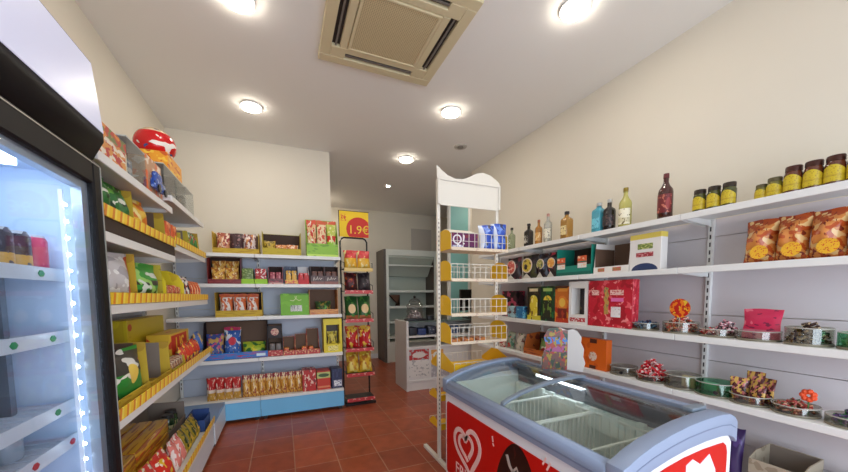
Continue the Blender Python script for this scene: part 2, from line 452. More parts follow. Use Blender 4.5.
RF = 2.30
SR = [(1.89, .30), (1.558, .30), (1.135, .30), (.775, .30)]
mauve = M('mauve_grey_panel', c(216, 210, 214), .5)
for k, (lab, y0, y1, en) in enumerate((
        ('white shelving bay on the right wall, furthest bay, behind the yellow tray stand', 3.67, 2.89, (True, False)),
        ('white shelving bay on the right wall holding the gift packs and yellow spirits', 2.888, 2.11, (True, False)),
        ('white shelving bay on the right wall with the red box and dark red bottle', 2.108, 1.335, (True, False)),
        ('white shelving bay on the right wall nearest the camera, with jars and crisps', 1.333, .40, (True, True)))):
    bay(lab, 'R', y0, y1, RF, .355, SR, .24, kick_white, 1.88, (.45, .945, 1.25, 1.765), ends=en, panel=mauve)

# ------------------------------------------------------------------ product builders (all face local -y, base at z=0)
def carton(name, w, d, h, mats, label, cat, side, along, front, z, group=None, panel=None, bevel=.002, slit=True):
    """closed printed box with tuck flaps on top and a printed front panel"""
    o = thing(name, label, cat, at(side, along, front, z), RZ[side], group)
    MB().box(-w / 2, w / 2, .001, d, 0, h).build('body', mats, o, bevel=bevel)
    if slit:
        MB().box(-w / 2 + .004, w / 2 - .004, .004, d / 2 - .001, h, h + .0012).box(-w / 2 + .004, w / 2 - .004, d / 2 + .001, d - .003, h, h + .0012).build('top_flap', mats, o)
    if panel:
        (x0, x1, z0, z1, m) = panel
        MB().box(x0 * w, x1 * w, -.0005, .001, z0 * h, z1 * h).build('printed_panel', m, o)
    return o
def tray(name, w, d, hb, hf, hs, mat, label, side, along, front, z, cat='carton', group=None, th=.005, inner=None, divs=(), front_panel=None, cut=.0):
    """open display carton: floor, back wall hb high, front lip hf, side walls hs high sloping to the lip"""
    o = thing(name, label, cat, at(side, along, front, z), RZ[side], group)
    b = MB().box(-w / 2, w / 2, 0, d, 0, th)
    b.box(-w / 2, w / 2, d - th, d, th, hb)
    for sx in (-1, 1):
        x0, x1 = sorted((sx * w / 2, sx * (w / 2 - th)))
        fr = hs if cut == 0 else hf
        if side == 'L' and sx < 0:
            lowh = max(hf, .05)
            b.box(x0, x1, th, d - th, th, lowh); continue
        if side == 'L' and inner:
            MB().prism([(d * .22, th), (d * .22, hs - .002), (d - th - .003, hs - .002), (d - th - .003, th)], 'x', x0 - .002, x0 - .0003).build('lining', inner, o)
        b.prism([(th, th), (th, max(fr, hf)), (d * max(cut, .02), hs), (d - th, hs if hb < hs else hb), (d - th, th)], 'x', x0, x1)
    b.build('tray', mat, o)
    MB().box(-w / 2, w / 2, 0, th, th, hf).build('front_lip', front_panel or mat, o)
    if inner:
        MB().box(-w / 2 + th, w / 2 - th, d - th - .002, d - th, th, hb - .003).build('inner_face', inner, o)
    for x in divs:
        MB().box(x * w - .002, x * w + .002, th, d - th - .003, th, hs * .9).build('divider', inner or mat, o)
    return o
def bag_mesh(w, h, t, seed=0, seal=.09, tilt=0.0, nx=10, nz=12):
    q = random.Random(seed); b = MB(); N = nx + 1
    ph = [q.uniform(0, 6.3) for _ in range(6)]
    def thick(u, v):
        if v < seal * .5 or v > 1 - seal: return .0015
        vv = (v - seal * .5) / (1 - seal * 1.5)
        e = max(0, math.sin(PI * min(1, max(0, vv)))) ** .45 * max(0, 1 - abs(u) ** 3.2)
        return .0015 + (t / 2) * e * (1 + .10 * math.sin(7 * u + ph[0] + 5 * v) + .08 * math.sin(11 * v + ph[1] - 3 * u))
    for sgn in (-1, 1):
        st = len(b.v)
        for j in range(nz + 1):
            v = j / nz
            pin = 1 - .07 * math.sin(PI * v) + .012 * math.sin(9 * v + ph[2])
            for i in range(N):
                u = -1 + 2 * i / nx
                zz = v * h + (.012 * h * math.sin(3 * u + ph[3]) if v > .93 else 0)
                b.v.append((u * w / 2 * pin, t / 2 + sgn * thick(u, v) + zz * tilt, zz))
        for j in range(nz):
            for i in range(nx):
                b.face((st + j * N + i, st + j * N + i + 1, st + (j + 1) * N + i + 1, st + (j + 1) * N + i))
        if sgn == -1: s0 = st
    rim = [j * N for j in range(nz + 1)], [j * N + nx for j in range(nz + 1)], list(range(N)), list(range(nz * N, nz * N + N))
    for r in rim:
        for a, e in zip(r, r[1:]): b.face((s0 + a, s0 + e, st + e, st + a))
    return b
def bag(name, w, h, t, mat, label, side, along, front, z, group=None, seed=0, tilt=0.0, seal_mat=None, cat='snack bag', rx=0.0, yaw=0.0):
    o = bag_mesh(w, h, t, seed, tilt=tilt).build(name, mat, smooth=60)
    o.location = at(side, along, front, z); o.rotation_euler = (rx, 0, RZ[side] + yaw)
    return tag(o, label, cat, group)
def packet(name, w, d, h, mat, label, cat, side, along, front, z, group=None, crimp=True, yaw=0.0, rx=0.0):
    """small flow-wrapped pack: rounded body with a crimped fin"""
    b = MB().box(-w / 2, w / 2, 0, d, 0, h)
    o = b.build(name, mat, bevel=min(w, d, h) * .18, seg=2)
    o.location = at(side, along, front, z); o.rotation_euler = (rx, 0, RZ[side] + yaw)
    return tag(o, label, cat, group)

# ---- print palettes
Rd, Yl, Or, Gn, Bl, Wh, Bk = c(196, 30, 30), c(240, 200, 30), c(232, 120, 28), c(60, 150, 50), c(40, 80, 180), c(236, 232, 224), c(28, 24, 26)
kraft_y = PR('mustard_cardboard', c(196, 164, 44), [(c(176, 140, 36), (4, 4, 4), .56)], rough=.6)
kraft_g = PR('olive_cardboard', c(190, 170, 48), [(c(168, 148, 40), (3, 3, 5), .6)], rough=.6)
brown_in = M('brown_card_inside', c(112, 88, 72), .8)
grey_in = M('grey_card_inside', c(132, 120, 110), .8)
dark_in = M('dark_card_inside', c(60, 42, 36), .8)

# ------------------------------------------------------------------ back shelves: products
e = .0006
S1, S2, S3, S4, S5 = 1.86 + e, 1.533 + e, 1.174 + e, .708 + e, .259 + e
FB = 4.15
G1 = 'snack bags in cartons on the back shelves'
crisp_a = PR('crisp_print_tan', c(206, 140, 100), [(c(150, 60, 60), (5, 2, 5), .52), (c(236, 214, 190), (7, 2, 5), .58)], [(0.8, 1, c(180, 96, 70))])
crisp_b = PR('crisp_print_dark', c(66, 40, 44), [(c(150, 110, 110), (5, 2, 6), .6)])
crisp_c = PR('crisp_print_white', c(222, 206, 200), [(c(120, 50, 60), (5, 2, 6), .52), (c(200, 130, 70), (6, 2, 4), .6)])
tray('display_carton', .445, .24, .235, .055, .225, kraft_y, 'mustard display carton with three snack bags, leftmost on the top back shelf', 'B', -.441, FB, S1, inner=brown_in)
for x, m, l in ((-.57, crisp_a, 'tan snack bag at the left of the mustard carton on the top back shelf'), (-.44, crisp_b, 'dark snack bag in the middle of the mustard carton on the top back shelf'), (-.315, crisp_c, 'white and maroon snack bag at the right of the mustard carton, top back shelf')):
    bag('snack_bag', .132, .222, .07, m, l, 'B', x, FB + .02, S1 + .0055, G1, seed=int(x * 100), tilt=.2)
tray('display_carton', .405, .24, .265, .075, .26, kraft_g, 'olive display carton lying beside the green pack display on the top back shelf', 'B', .016, FB, S1, inner=dark_in)
for x, m, l, hh in ((-.115, PR('olive_bag', c(190, 160, 60), [(c(120, 100, 30), (5, 2, 5), .55)]), 'olive yellow bag at the left inside the olive carton on the top back shelf', .16), (.01, PR('orange_tan_bag', c(214, 140, 80), [(c(240, 226, 200), (5, 2, 8), .56), (c(150, 50, 40), (5, 2, 5), .62)]), 'slumped orange and white bag in the middle of the olive carton on the top shelf', .12), (.13, PR('orange_tan_bag_b', c(206, 126, 74), [(c(236, 216, 196), (6, 2, 7), .55)]), 'slumped orange bag at the right inside the olive carton on the top shelf', .125)):
    bag('snack_bag', .125, hh, .07, m, l, 'B', x, FB + .02, S1 + .0055, G1, seed=int(x * 100) + 3, tilt=.3)
gdisp = PR('lime_display', c(140, 190, 50), [(c(110, 160, 40), (4, 2, 4), .58)], [(.0, .14, c(190, 220, 90))])
tray('display_stand', .36, .16, .45, .15, .40, gdisp, 'lime green display stand of tall snack packs ending the top back shelf', 'B', .46, FB, S1, cat='display', cut=.7)
for k, (x, m, l) in enumerate(((-.115, PR('pack_pale_red', c(226, 190, 140), [(c(200, 60, 50), (4, 2, 9), .54), (c(240, 236, 224), (5, 2, 9), .6)], [(0, .34, c(150, 200, 60)), (.86, 1, c(214, 90, 70))]), 'tall pack at the left of the lime green display stand'), (0, PR('pack_pale_red_b', c(236, 210, 170), [(c(210, 80, 60), (4, 2, 11), .55)], [(0, .3, c(160, 200, 70)), (.88, 1, c(210, 100, 70))]), 'tall pale striped pack in the middle of the lime green display stand'), (.115, PR('pack_lime_red', c(190, 200, 90), [(c(236, 230, 180), (5, 2, 8), .56)], [(.42, .58, c(210, 40, 36)), (0, .40, c(150, 205, 50)), (.9, 1, c(214, 96, 70))]), 'tall lime pack with a red band at the right of the lime display stand'))):
    bag('snack_pack', .112, .43, .05, m, l, 'B', .46 + x, FB + .035, S1 + .0055, 'tall packs in the lime display', seed=k + 20, tilt=.09)

rc = PR('maroon_carton', c(120, 34, 40), [(c(150, 50, 50), (5, 3, 5), .58)])
tray('display_carton', .315, .2, .30, .05, .27, rc, 'maroon display carton of yellow crisp bags at the left of the second back shelf', 'B', -.565, FB, S2, inner=dark_in)
ycr = PR('yellow_crisp_bag', c(226, 180, 84), [(c(180, 110, 40), (4, 2, 4), .55), (c(240, 220, 170), (5, 2, 5), .62)])
for k, (x, zz, l) in enumerate(((-.63, 0, 'yellow crisp bag lower left in the maroon carton'), (-.50, 0, 'yellow crisp bag lower right in the maroon carton'))):
    bag('snack_bag', .13, .17, .05, ycr, l, 'B', x, FB + .02, S2 + .0055, G1, seed=k + 30, tilt=.15)
for k, (x, l) in enumerate(((-.63, 'yellow crisp bag upper left in the maroon carton, leaning at the back'), (-.50, 'yellow crisp bag upper right in the maroon carton, leaning at the back'))):
    bag('snack_bag', .13, .25, .05, ycr, l, 'B', x, FB + .092, S2 + .0055, G1, seed=k + 34, tilt=.12)
green_low = M('lime_card', c(150, 200, 40), .5)
for (x, col, top, l) in ((-.345, c(96, 120, 60), [(c(150, 170, 110), (5, 2, 10), .55)], 'lime tray of stacked green packs beside the maroon carton'), (-.213, c(170, 40, 44), [(c(230, 220, 214), (5, 2, 6), .56)], 'lime tray of red and white packs on the second back shelf')):
    nm = 'green' if x < -.3 else 'red'
    tray('pack_tray', .128, .2, .06, .055, .055, green_low, l, 'B', x, FB, S2, cat='tray', cut=.02)
    pm = PR(nm + '_small_pack', col, top)
    for k in range(3):
        packet('snack_pack', .112, .055, .165 - .012 * k, pm, (nm + ' pack standing at the ' + ('front', 'middle', 'back')[k] + ' of its lime tray on the second back shelf'), 'snack pack', 'B', x, FB + .008 + .06 * k, S2 + .0055, 'small packs in lime trays')
box_dr = PR('dark_red_box', c(92, 34, 40), [(c(170, 70, 80), (4, 2, 4), .56)], [(.0, .2, c(206, 160, 150))])
tray('display_carton', .15, .2, .21, .06, .19, box_dr, 'dark red display box with pale lower edge on the second back shelf', 'B', -.062, FB, S2, inner=dark_in)
for k in range(2): packet('chocolate_bar', .055, .12, .13, PR('mauve_bar', c(160, 70, 84), [(c(220, 150, 150), (4, 2, 4), .58)]), ('left', 'right')[k] + ' mauve bar inside the dark red display box', 'chocolate bar', 'B', -.095 + .062 * k, FB + .02, S2 + .0055, 'mauve bars')
tray('display_carton', .14, .2, .215, .05, .19, PR('navy_card', c(44, 56, 90), [(c(90, 100, 130), (4, 3, 4), .6)]), 'navy display box holding yellow packs on the second back shelf', 'B', .103, FB, S2, front_panel=PR('yellow_front', c(200, 80, 50), [(c(236, 190, 70), (5, 2, 3), .5)]))
for k in range(2): packet('snack_pack', .055, .14, .15, PR('yellow_bl_pack', c(222, 170, 60), [(c(60, 70, 120), (4, 2, 3), .58), (c(240, 220, 160), (4, 2, 4), .6)]), ('left', 'right')[k] + ' yellow pack in the navy display box', 'snack pack', 'B', .072 + .062 * k, FB + .02, S2 + .0055, 'yellow packs in the navy box')
tray('display_carton', .118, .2, .215, .06, .13, PR('white_red_card', c(228, 226, 224), bands=[(0, .5, c(190, 30, 34))]), 'red display box with a white back card on the second back shelf', 'B', .236, FB, S2, front_panel=M('red_front', c(190, 28, 34), .5))
for k in range(2): packet('snack_pack', .048, .14, .125, PR('red_pk', c(196, 34, 40), [(c(236, 160, 160), (4, 2, 4), .6)]), ('left', 'right')[k] + ' red pack in front of the white back card', 'snack pack', 'B', .21 + .054 * k, FB + .02, S2 + .0055, 'red packs before the white card')
chz = PR('brown_choc_box', c(74, 46, 44), [(c(100, 70, 64), (4, 2, 5), .6)], [(.0, .3, c(130, 70, 56))])
scribble = M('pale_script', c(226, 214, 204), .6)
for k, x in enumerate((.392, .552)):
    o = tray('display_carton', .157, .2, .225, .10, .205, chz, ('brown display carton with pale script, left of the pair at the shelf end', 'brown display carton with pale script at the passage end of the second back shelf')[k], 'B', x, FB, S2, inner=dark_in)
    MB().ribbon([(-.05, .045), (-.04, .085), (-.03, .05), (-.012, .06), (-.005, .09), (.005, .05), (.018, .075), (.03, .055), (.05, .075)], .007, -.001, .0005).build('script_mark', scribble, o)
    for j in range(2): packet('chocolate_bar', .06, .12, .15, PR('brown_bar', c(96, 60, 52), [(c(140, 90, 74), (4, 2, 4), .6)]), ('left', 'right')[j] + ' brown bar in the ' + ('first', 'last')[k] + ' brown carton of the second back shelf', 'chocolate bar', 'B', x - .034 + .068 * j, FB + .02, S2 + .0055, 'brown bars in cartons')

tray('display_carton', .455, .22, .27, .07, .265, kraft_y, 'mustard display carton of white and orange bags on the third back shelf', 'B', -.44, FB, S3, inner=dark_in)
wob = PR('white_orange_bag', c(232, 222, 214), [(c(214, 110, 60), (4, 2, 4), .54), (c(170, 90, 90), (6, 2, 6), .62)], [(.0, .26, c(236, 160, 60)), (.84, 1, c(200, 96, 66))])
for k, x in enumerate((-.57, -.44, -.31)):
    bag('snack_bag', .130, .245, .08, wob, ('left', 'middle', 'right')[k] + ' white and orange bag in the carton on the third back shelf', 'B', x, FB + .02, S3 + .0055, G1, seed=k + 40, tilt=.12)
lime = PR('lime_box', c(112, 176, 40), [(c(120, 186, 48), (3, 3, 3), .6)], [(.93, 1, c(80, 140, 40))], rough=.5)
o = carton('cardboard_box', .308, .22, .25, lime, 'lime green closed box with a white barcode label on the third back shelf', 'box', 'B', .131, FB, S3)
bc = MB().box(-.05, .075, -.0015, .001, .045, .115)
bc.build('barcode_label', PR('barcode', c(240, 240, 236), [(c(40, 60, 40), (40, 1, .3), .52)], [(.0, .12, c(240, 240, 236)), (.9, 1, c(240, 240, 236))]), o)
mk = MB().ribbon([(-.05, .175), (-.02, .165), (.012, .19), (.045, .168), (.07, .178)], .008, -.0012, .001).ribbon([(.01, .19), (.0, .215), (.02, .22), (.012, .19)], .007, -.0012, .001)
mk.build('leaf_emblem', M('pale_leaf', c(214, 226, 170), .6), o)
tray('display_carton', .33, .22, .30, .06, .29, PR('orange_carton', c(206, 140, 60), [(c(180, 100, 40), (5, 3, 5), .55)]), 'orange display carton holding a dark green bag at the end of the third back shelf', 'B', .455, FB, S3, inner=brown_in)
bag('snack_bag', .19, .15, .08, PR('dark_green_bag', c(44, 74, 40), [(c(150, 130, 60), (4, 2, 4), .58), (c(90, 150, 60), (4, 2, 5), .6)]), 'dark green bag alone in the orange carton on the third back shelf', 'B', .455, FB + .03, S3 + .0055, G1, seed=51, tilt=.3)

# shelf four
tb = PR('blue_tray_card', c(40, 120, 200), [(c(190, 60, 90), (5, 2, 9), .57)], rough=.5)
o = tray('display_carton', .63, .26, .405, .075, .395, M('navy_card_plain', c(36, 30, 48), .6), 'large blue and navy display carton of bags at the left of the fourth back shelf', 'B', -.49, FB - .005, S4, inner=brown_in, front_panel=tb, cut=.55)
MB().box(.20, .29, -.0015, .0005, .02, .05).build('white_label', M('label_white', c(210, 230, 244), .5), o)
bag_bl = PR('blue_crisp_bag', c(48, 96, 178), [(c(220, 226, 236), (4, 2, 5), .57), (c(190, 160, 60), (3, 2, 3), .62)], [(.88, 1, c(190, 50, 90))], [(.5, .55, .22, .13, c(206, 60, 80))])
for k, (x, y, zz, hh, m, l) in enumerate(((-.70, .02, 0, .27, PR('blue_tan_bag', c(60, 80, 150), [(c(196, 160, 90), (4, 2, 4), .52), (c(200, 80, 130), (4, 2, 6), .6)]), 'blue and tan crisp bag at the far left of the blue carton'), (-.53, .025, 0, .34, bag_bl, 'upright blue crisp bag with red emblem in the blue carton'))):
    bag('snack_bag', .17, hh, .09, m, l, 'B', x, FB + y, S4 + .0055, G1, seed=60 + k, tilt=.22)
bag('snack_bag', .24, .16, .10, PR('lime_yellow_bag', c(180, 200, 60), [(c(60, 120, 60), (4, 2, 4), .55), (c(236, 210, 60), (4, 2, 4), .6)]), 'lime yellow bag lying in the blue carton', 'B', -.318, FB + .02, S4 + .0055, G1, seed=66, tilt=.6)
o = tray('display_carton', .155, .2, .36, .07, .35, M('black_card', c(40, 34, 36), .6), 'tall black display carton with a round emblem on the fourth back shelf', 'B', -.095, FB, S4, inner=brown_in, front_panel=PR('red_front_b', c(176, 44, 44), [(c(220, 150, 130), (6, 2, 3), .58)]))
hd = MB().box(-.072, .072, .196, .2015, .18, .355); hd = MB().prism([(-.07, .21), (.07, .21), (.07, .35), (-.07, .35)], 'y', .02, .024)
o2 = hd.build('header_card', M('black_card2', c(46, 40, 42), .6), o)
MB().lathe([(0, 0), (.042, 0), (.042, .002), (0, .002)], 20).build('emblem', PR('pink_cream_emblem', c(214, 180, 150), [(c(180, 90, 100), (5, 5, 5), .52)]), o2, loc=(0, .0185, .28)).rotation_euler = (PI / 2, 0, 0)
for k in range(2): packet('snack_pack', .06, .12, .14, PR('grey_brown_pack', c(96, 86, 80), [(c(130, 110, 100), (3, 2, 3), .6)]), ('left', 'right')[k] + ' grey-brown pack in the tall black carton', 'snack pack', 'B', -.128 + .066 * k, FB + .03, S4 + .0055, 'packs in the black carton')
rl = PR('red_tray_card', c(178, 50, 46), [(c(226, 170, 120), (8, 2, 3), .56)])
for k, (x, w, hb) in enumerate(((.053, .13, .20), (.186, .13, .225), (.325, .142, .285))):
    tray('display_carton', w, .2, hb, .055, .07, rl, ('left', 'middle', 'tall right')[k] + ' red low-front carton with a plain brown back on the fourth back shelf', 'B', x, FB, S4, inner=brown_in, cut=.5)
    for j in range(2): packet('candy_bar', .052, .1, .045 + .035 * (j == k % 2), PR('red_yellow_bar', c(206, 80, 44), [(c(240, 190, 70), (3, 3, 3), .55)]), ('left', 'right')[j] + ' candy pack in the ' + ('left', 'middle', 'tall right')[k] + ' red low-front carton', 'candy', 'B', x - .03 + .06 * j, FB + .015, S4 + .0055, 'candy packs in red cartons')
o = thing('display_box', 'yellow box with a dark window onto a banana pack at the shelf end', 'box', (.55, FB, S4))
yb = M('yellow_box', c(226, 206, 50), .5)
b = MB(); w2 = .108
b.box(-w2, -w2 + .03, 0, .2, 0, .41).box(w2 - .03, w2, 0, .2, 0, .41).box(-w2 + .03, w2 - .03, 0, .2, 0, .10).box(-w2 + .03, w2 - .03, 0, .2, .335, .41).box(-w2 + .03, w2 - .03, .19, .2, .10, .335)
b.build('body', yb, o)
MB().box(-w2 + .031, w2 - .031, .12, .125, .101, .334).build('window_back', M('dark_window', c(70, 58, 48), .5), o)
MB().box(-.06, .06, -.0012, .0002, .02, .08).build('printed_panel', PR('pale_yellow_print', c(240, 226, 130), [(c(120, 110, 40), (5, 2, 9), .58)]), o)
bag('banana_sweets_pack', .12, .15, .05, PR('banana_print', c(206, 190, 80), [(c(110, 100, 50), (5, 2, 3), .54)]), 'yellow banana-coloured pack behind the window of the yellow box', 'B', .55, FB + .03, S4 + .1005, seed=71, tilt=.2)

# deck: rows of multi-packs and cartons
red_gold = PR('red_gold_pack', c(190, 40, 40), [(c(240, 220, 200), (7, 2, 4), .6)], [(0, .36, c(200, 150, 60)), (.36, .5, c(226, 206, 190))])
gold_red = PR('gold_pack', c(214, 160, 70), [(c(240, 220, 180), (6, 2, 4), .58), (c(150, 60, 40), (6, 2, 5), .62)], [(.8, 1, c(150, 50, 64))])
for k in range(4): bag('biscuit_pack', .088, .25 - .004 * k, .085, red_gold, ('leftmost', 'second', 'third', 'fourth')[k] + ' red and gold pack at the left of the bottom back deck', 'B', -.75 + k * .081, FB, S5, 'red and gold packs on the back deck', seed=80 + k, tilt=.12, cat='biscuit pack')
for k in range(8): bag('biscuit_pack', .086, .245, .085, gold_red, ('first', 'second', 'third', 'fourth', 'fifth', 'sixth', 'seventh', 'eighth')[k] + ' gold pack from the left on the bottom back deck', 'B', -.41 + k * .079, FB, S5, 'gold packs on the back deck', seed=90 + k, tilt=.12, cat='biscuit pack')
carton('biscuit_box', .155, .2, .25, PR('red_face_box', c(190, 44, 40), [(c(236, 200, 180), (5, 2, 4), .57), (c(120, 40, 50), (5, 2, 4), .62)]), 'red printed biscuit box to the right of the gold packs', 'box', 'B', .262, FB, S5)
carton('biscuit_box', .155, .2, .225, PR('red_green_box', c(200, 60, 40), [], [(.62, .95, c(190, 200, 120)), (.1, .2, c(220, 130, 90))], [(.5, .78, .4, .1, c(60, 90, 50))]), 'red biscuit box with a pale green top panel on the back deck', 'box', 'B', .428, FB, S5)
carton('biscuit_box', .13, .2, .235, PR('navy_box', c(40, 46, 84), [(c(60, 70, 110), (5, 2, 4), .6)]), 'navy box with a white price label at the right end of the back deck', 'box', 'B', .585, FB, S5, panel=(-.3, .42, .1, .42, PR('price_label', c(232, 232, 236), [(c(60, 70, 120), (9, 1, 3), .56)])))

# ------------------------------------------------------------------ black rack beside the back shelves
rk = thing('wire_rack', 'black metal snack rack with red shelf edges standing between back shelves and passage', 'rack', (.885, 4.30, 0))
blk = M('black_metal', c(24, 22, 24), .4, .2)
RX = .182
fr = MB().tube([(-RX, .10, .02), (-RX, .10, 2.09), (-RX + .02, .10, 2.125), (-RX + .05, .10, 2.14), (RX - .07, .10, 2.14), (RX - .04, .10, 2.125), (RX - .02, .10, 2.09), (RX - .02, .10, .02)], .011, 8)
fr.build('frame', blk, rk)
MB().box(-RX - .01, RX + .01, -.13, .13, 0, .03).build('base', blk, rk, bevel=.003)
red_edge = PR('red_price_edge', c(196, 60, 64), [(c(232, 170, 160), (9, 2, 2), .58)])
cream_edge = M('cream_price_edge', c(226, 196, 120), .5)
RZs = (1.74, 1.462, 1.105, .735, .415, .095)
for k, z in enumerate(RZs):
    s = MB().box(-RX + .008, RX - .008, -.13, .088, z - .018, z - .006).build('shelf', blk, rk)
    MB().box(-RX + .005, RX - .005, -.137, -.1305, z - .045, z).build('price_edge', cream_edge if k == 0 else red_edge, s)
    if k < 5: MB().tube([(-RX + .0085, -.12, z - .006), (-RX + .0085, -.12, z + .06), (-RX + .0085, .08, z + .09)], .004, 5).tube([(RX - .0085, -.12, z - .006), (RX - .0085, -.12, z + .06), (RX - .0085, .08, z + .09)], .004, 5).build('side_wire', blk, s)
sg = thing('price_sign', 'yellow price sign with a red circle reading 1.9€ on top of the black rack', 'sign', (.885, 4.40, 2.1515))
MB().box(-.19, .19, -.004, .004, 0, .325).build('board', M('sign_yellow', c(246, 206, 20), .5), sg)
MB().box(-.196, -.186, -.006, .006, -.0, .33).box(-.186, .196, -.006, .006, .325, .331).build('edge_frame', M('sign_edge', c(60, 40, 20), .5), sg)
cir = [(.06 + .16 * math.cos(a), .10 + .155 * math.sin(a)) for a in [2 * PI * i / 28 for i in range(28)]]
cir = [(min(.189, max(-.1, x)), max(.002, z)) for x, z in cir]
MB().prism(cir, 'y', -.0055, -.0035).build('red_disc', M('sign_red', c(206, 40, 24), .5), sg)
text('1.9€', .15, M('sign_number', c(250, 214, 60), .5), sg, (.062, -.006, .045))
MB().box(-.165, -.10, -.0056, -.0036, .20, .285).build('red_mark', PR('red_mark_print', c(220, 90, 30), [(c(246, 206, 30), (4, 2, 3), .52)]), sg)
rb = [(PR('red_yellow_crisps', c(232, 180, 50), [(c(240, 220, 150), (4, 2, 3), .62)], [(.55, 1, c(206, 60, 66))]), 'red-topped yellow crisp bag', .20), (PR('dark_pretzel_bag', c(70, 34, 34), [(c(190, 90, 40), (3, 2, 4), .57), (c(120, 40, 60), (4, 2, 4), .6)]), 'dark brown and orange snack bag', .20), (PR('green_face_bag', c(36, 86, 40), [(c(80, 140, 60), (4, 2, 4), .58)], [(0, .16, c(190, 110, 70))], [(.5, .45, .28, .2, c(232, 200, 150))]), 'green bag with a pale round emblem', .25), (PR('red_chip_bag', c(190, 26, 32), [(c(236, 190, 70), (3, 2, 4), .56), (c(240, 226, 210), (6, 2, 5), .66)]), 'red crisp bag', .24), (PR('gold_bag', c(220, 176, 50), [(c(190, 120, 40), (4, 2, 4), .56), (c(240, 220, 120), (4, 2, 4), .6)]), 'gold crisp bag', .23)]
for k, (m, l, hh) in enumerate(rb):
    m2 = m if k != 1 else PR('dark_grey_bag', c(52, 44, 50), [(c(100, 90, 96), (3, 2, 4), .6)])
    for j in range(2):
        bag('crisp_bag', .166, hh * 1.16, .115, (m, m2)[j], ('left ' if j == 0 else 'right ') + (l if not (k == 1 and j) else 'dark grey snack bag') + ' on the ' + ('top', 'second', 'third', 'fourth', 'fifth')[k] + ' tier of the black rack', 'B', .885 - .083 + .166 * j, 4.30 - .12, RZs[k] - .0055, 'bags on the black rack', seed=110 + 2 * k + j, tilt=.25, cat='crisp bag')

# ------------------------------------------------------------------ drinks cooler
CX, Y0, Y1 = -.60, .90, 1.625
ck = thing('drinks_cooler', 'tall black-framed glass-door drinks cooler glowing white inside, at the left edge', 'refrigerator', (-.85, 1.2625, 0))
ckb = M('cooler_black', c(14, 11, 14), .5, spec=.25)
liner = M('cooler_liner', c(206, 224, 246), .4)
B = MB()
B.box(-1.10, CX - .052, Y0, Y0 + .04, .10, 1.89).box(-1.10, CX - .052, Y1 - .04, Y1, .10, 1.89).box(-1.10, -1.07, Y0 + .04, Y1 - .04, .10, 1.89)
B.box(-1.07, CX - .052, Y0 + .04, Y1 - .04, 1.84, 1.89).box(-1.07, CX - .052, Y0 + .04, Y1 - .04, .10, .16).box(-1.08, CX - .06, Y0 + .02, Y1 - .02, 0, .0999)
B.build('body', ckb, ck, world=True)
L_ = MB()
L_.box(-1.068, CX - .06, Y0 + .041, Y0 + .05, .161, 1.839).box(-1.068, CX - .06, Y1 - .05, Y1 - .041, .161, 1.839).box(-1.068, -1.06, Y0 + .05, Y1 - .05, .161, 1.839).box(-1.06, CX - .06, Y0 + .05, Y1 - .05, .161, .17).box(-1.06, CX - .06, Y0 + .05, Y1 - .05, 1.83, 1.839)
L_.build('liner', liner, ck, world=True)
# canopy with light panel
cn = MB(); cn.prism([(-1.10, 1.891), (CX - .02, 1.891), (CX + .018, 1.965), (CX + .018, 1.985), (CX - .004, 2.245), (-1.10, 2.245)], 'y', Y0, Y1)
cn = cn.build('canopy', ckb, ck, world=True, bevel=.006)
lp = MB(); lp.prism([(CX + .0185, 1.993), (CX + .0215, 1.993), (CX + .0005, 2.232), (CX - .0025, 2.232)], 'y', Y0 + .012, Y1 - .012)
lp.build('light_panel', M('light_panel', c(208, 208, 232), .3, emit=((.74, .80, 1.0, 1), .2)), ck, world=True)
# door
dr = MB(); D0 = CX - .05
dr.box(D0, CX, Y0 + .002, Y0 + .055, .11, 1.885).box(D0, CX, Y1 - .055, Y1 - .002, .11, 1.885).box(D0, CX, Y0 + .055, Y1 - .055, 1.80, 1.885).box(D0, CX, Y0 + .055, Y1 - .055, .11, .20)
door = dr.build('door', ckb, ck, world=True, bevel=.006)
sil = M('silver_gasket', c(176, 186, 196), .3, .5)
gk = MB(); gk.box(D0 + .002, D0 + .03, Y1 - .095, Y1 - .056, .20, 1.80).box(D0 + .002, D0 + .03, Y0 + .056, Y0 + .095, .20, 1.80).box(D0 + .002, D0 + .03, Y0 + .095, Y1 - .095, 1.775, 1.80).box(D0 + .002, D0 + .03, Y0 + .095, Y1 - .095, .20, .225)
gk.build('gasket', sil, ck, world=True)
gl_door = glass('cooler_glass', (.95, .97, 1, 1), .05)
MB().box(D0 + .031, D0 + .036, Y0 + .056, Y1 - .056, .201, 1.799).build('glass_pane', gl_door, ck, world=True)
edge = MB(); edge.box(CX - .008, CX + .0015, Y1 - .0045, Y1 - .001, .12, 1.875).box(CX - .008, CX + .0015, Y0 + .004, Y1 - .0045, 1.8725, 1.876)
edge.build('edge_strip', M('edge_chrome', c(200, 198, 190), .3, .6), ck, world=True)
MB().tube([(CX + .001, Y0 + .03, .9), (CX + .04, Y0 + .03, .93), (CX + .04, Y0 + .03, 1.27), (CX + .001, Y0 + .03, 1.30)], .009, 8).build('handle', ckb, ck, world=True)
led_m = M('led_strip', c(240, 246, 255), .4, emit=((.66, .82, 1.0, 1), .12))
led_d = M('led_dot', c(250, 252, 255), .4, emit=((.74, .87, 1.0, 1), 30.0))
for yy, nm in ((Y1 - .105, 'a'), (Y0 + .105, 'b')):
    s = MB().box(CX - .075, CX - .064, yy - .0035, yy + .0035, .25, 1.76).build('glow_strip', led_m, ck, world=True)
    d = MB(); z = .28
    while z < 1.75:
        d.ball((CX - .060, yy, z), .0055, 8); z += .055
    d.build('light_dots', led_d, s).location = Vector((0, 0, 0)) - ck.location
MB().box(-.80, -.74, Y0 + .10, Y1 - .16, 1.808, 1.8295).build('top_light', M('cooler_top_light', c(230, 240, 255), .4, emit=((.70, .84, 1.0, 1), 9.0)), ck, world=True)
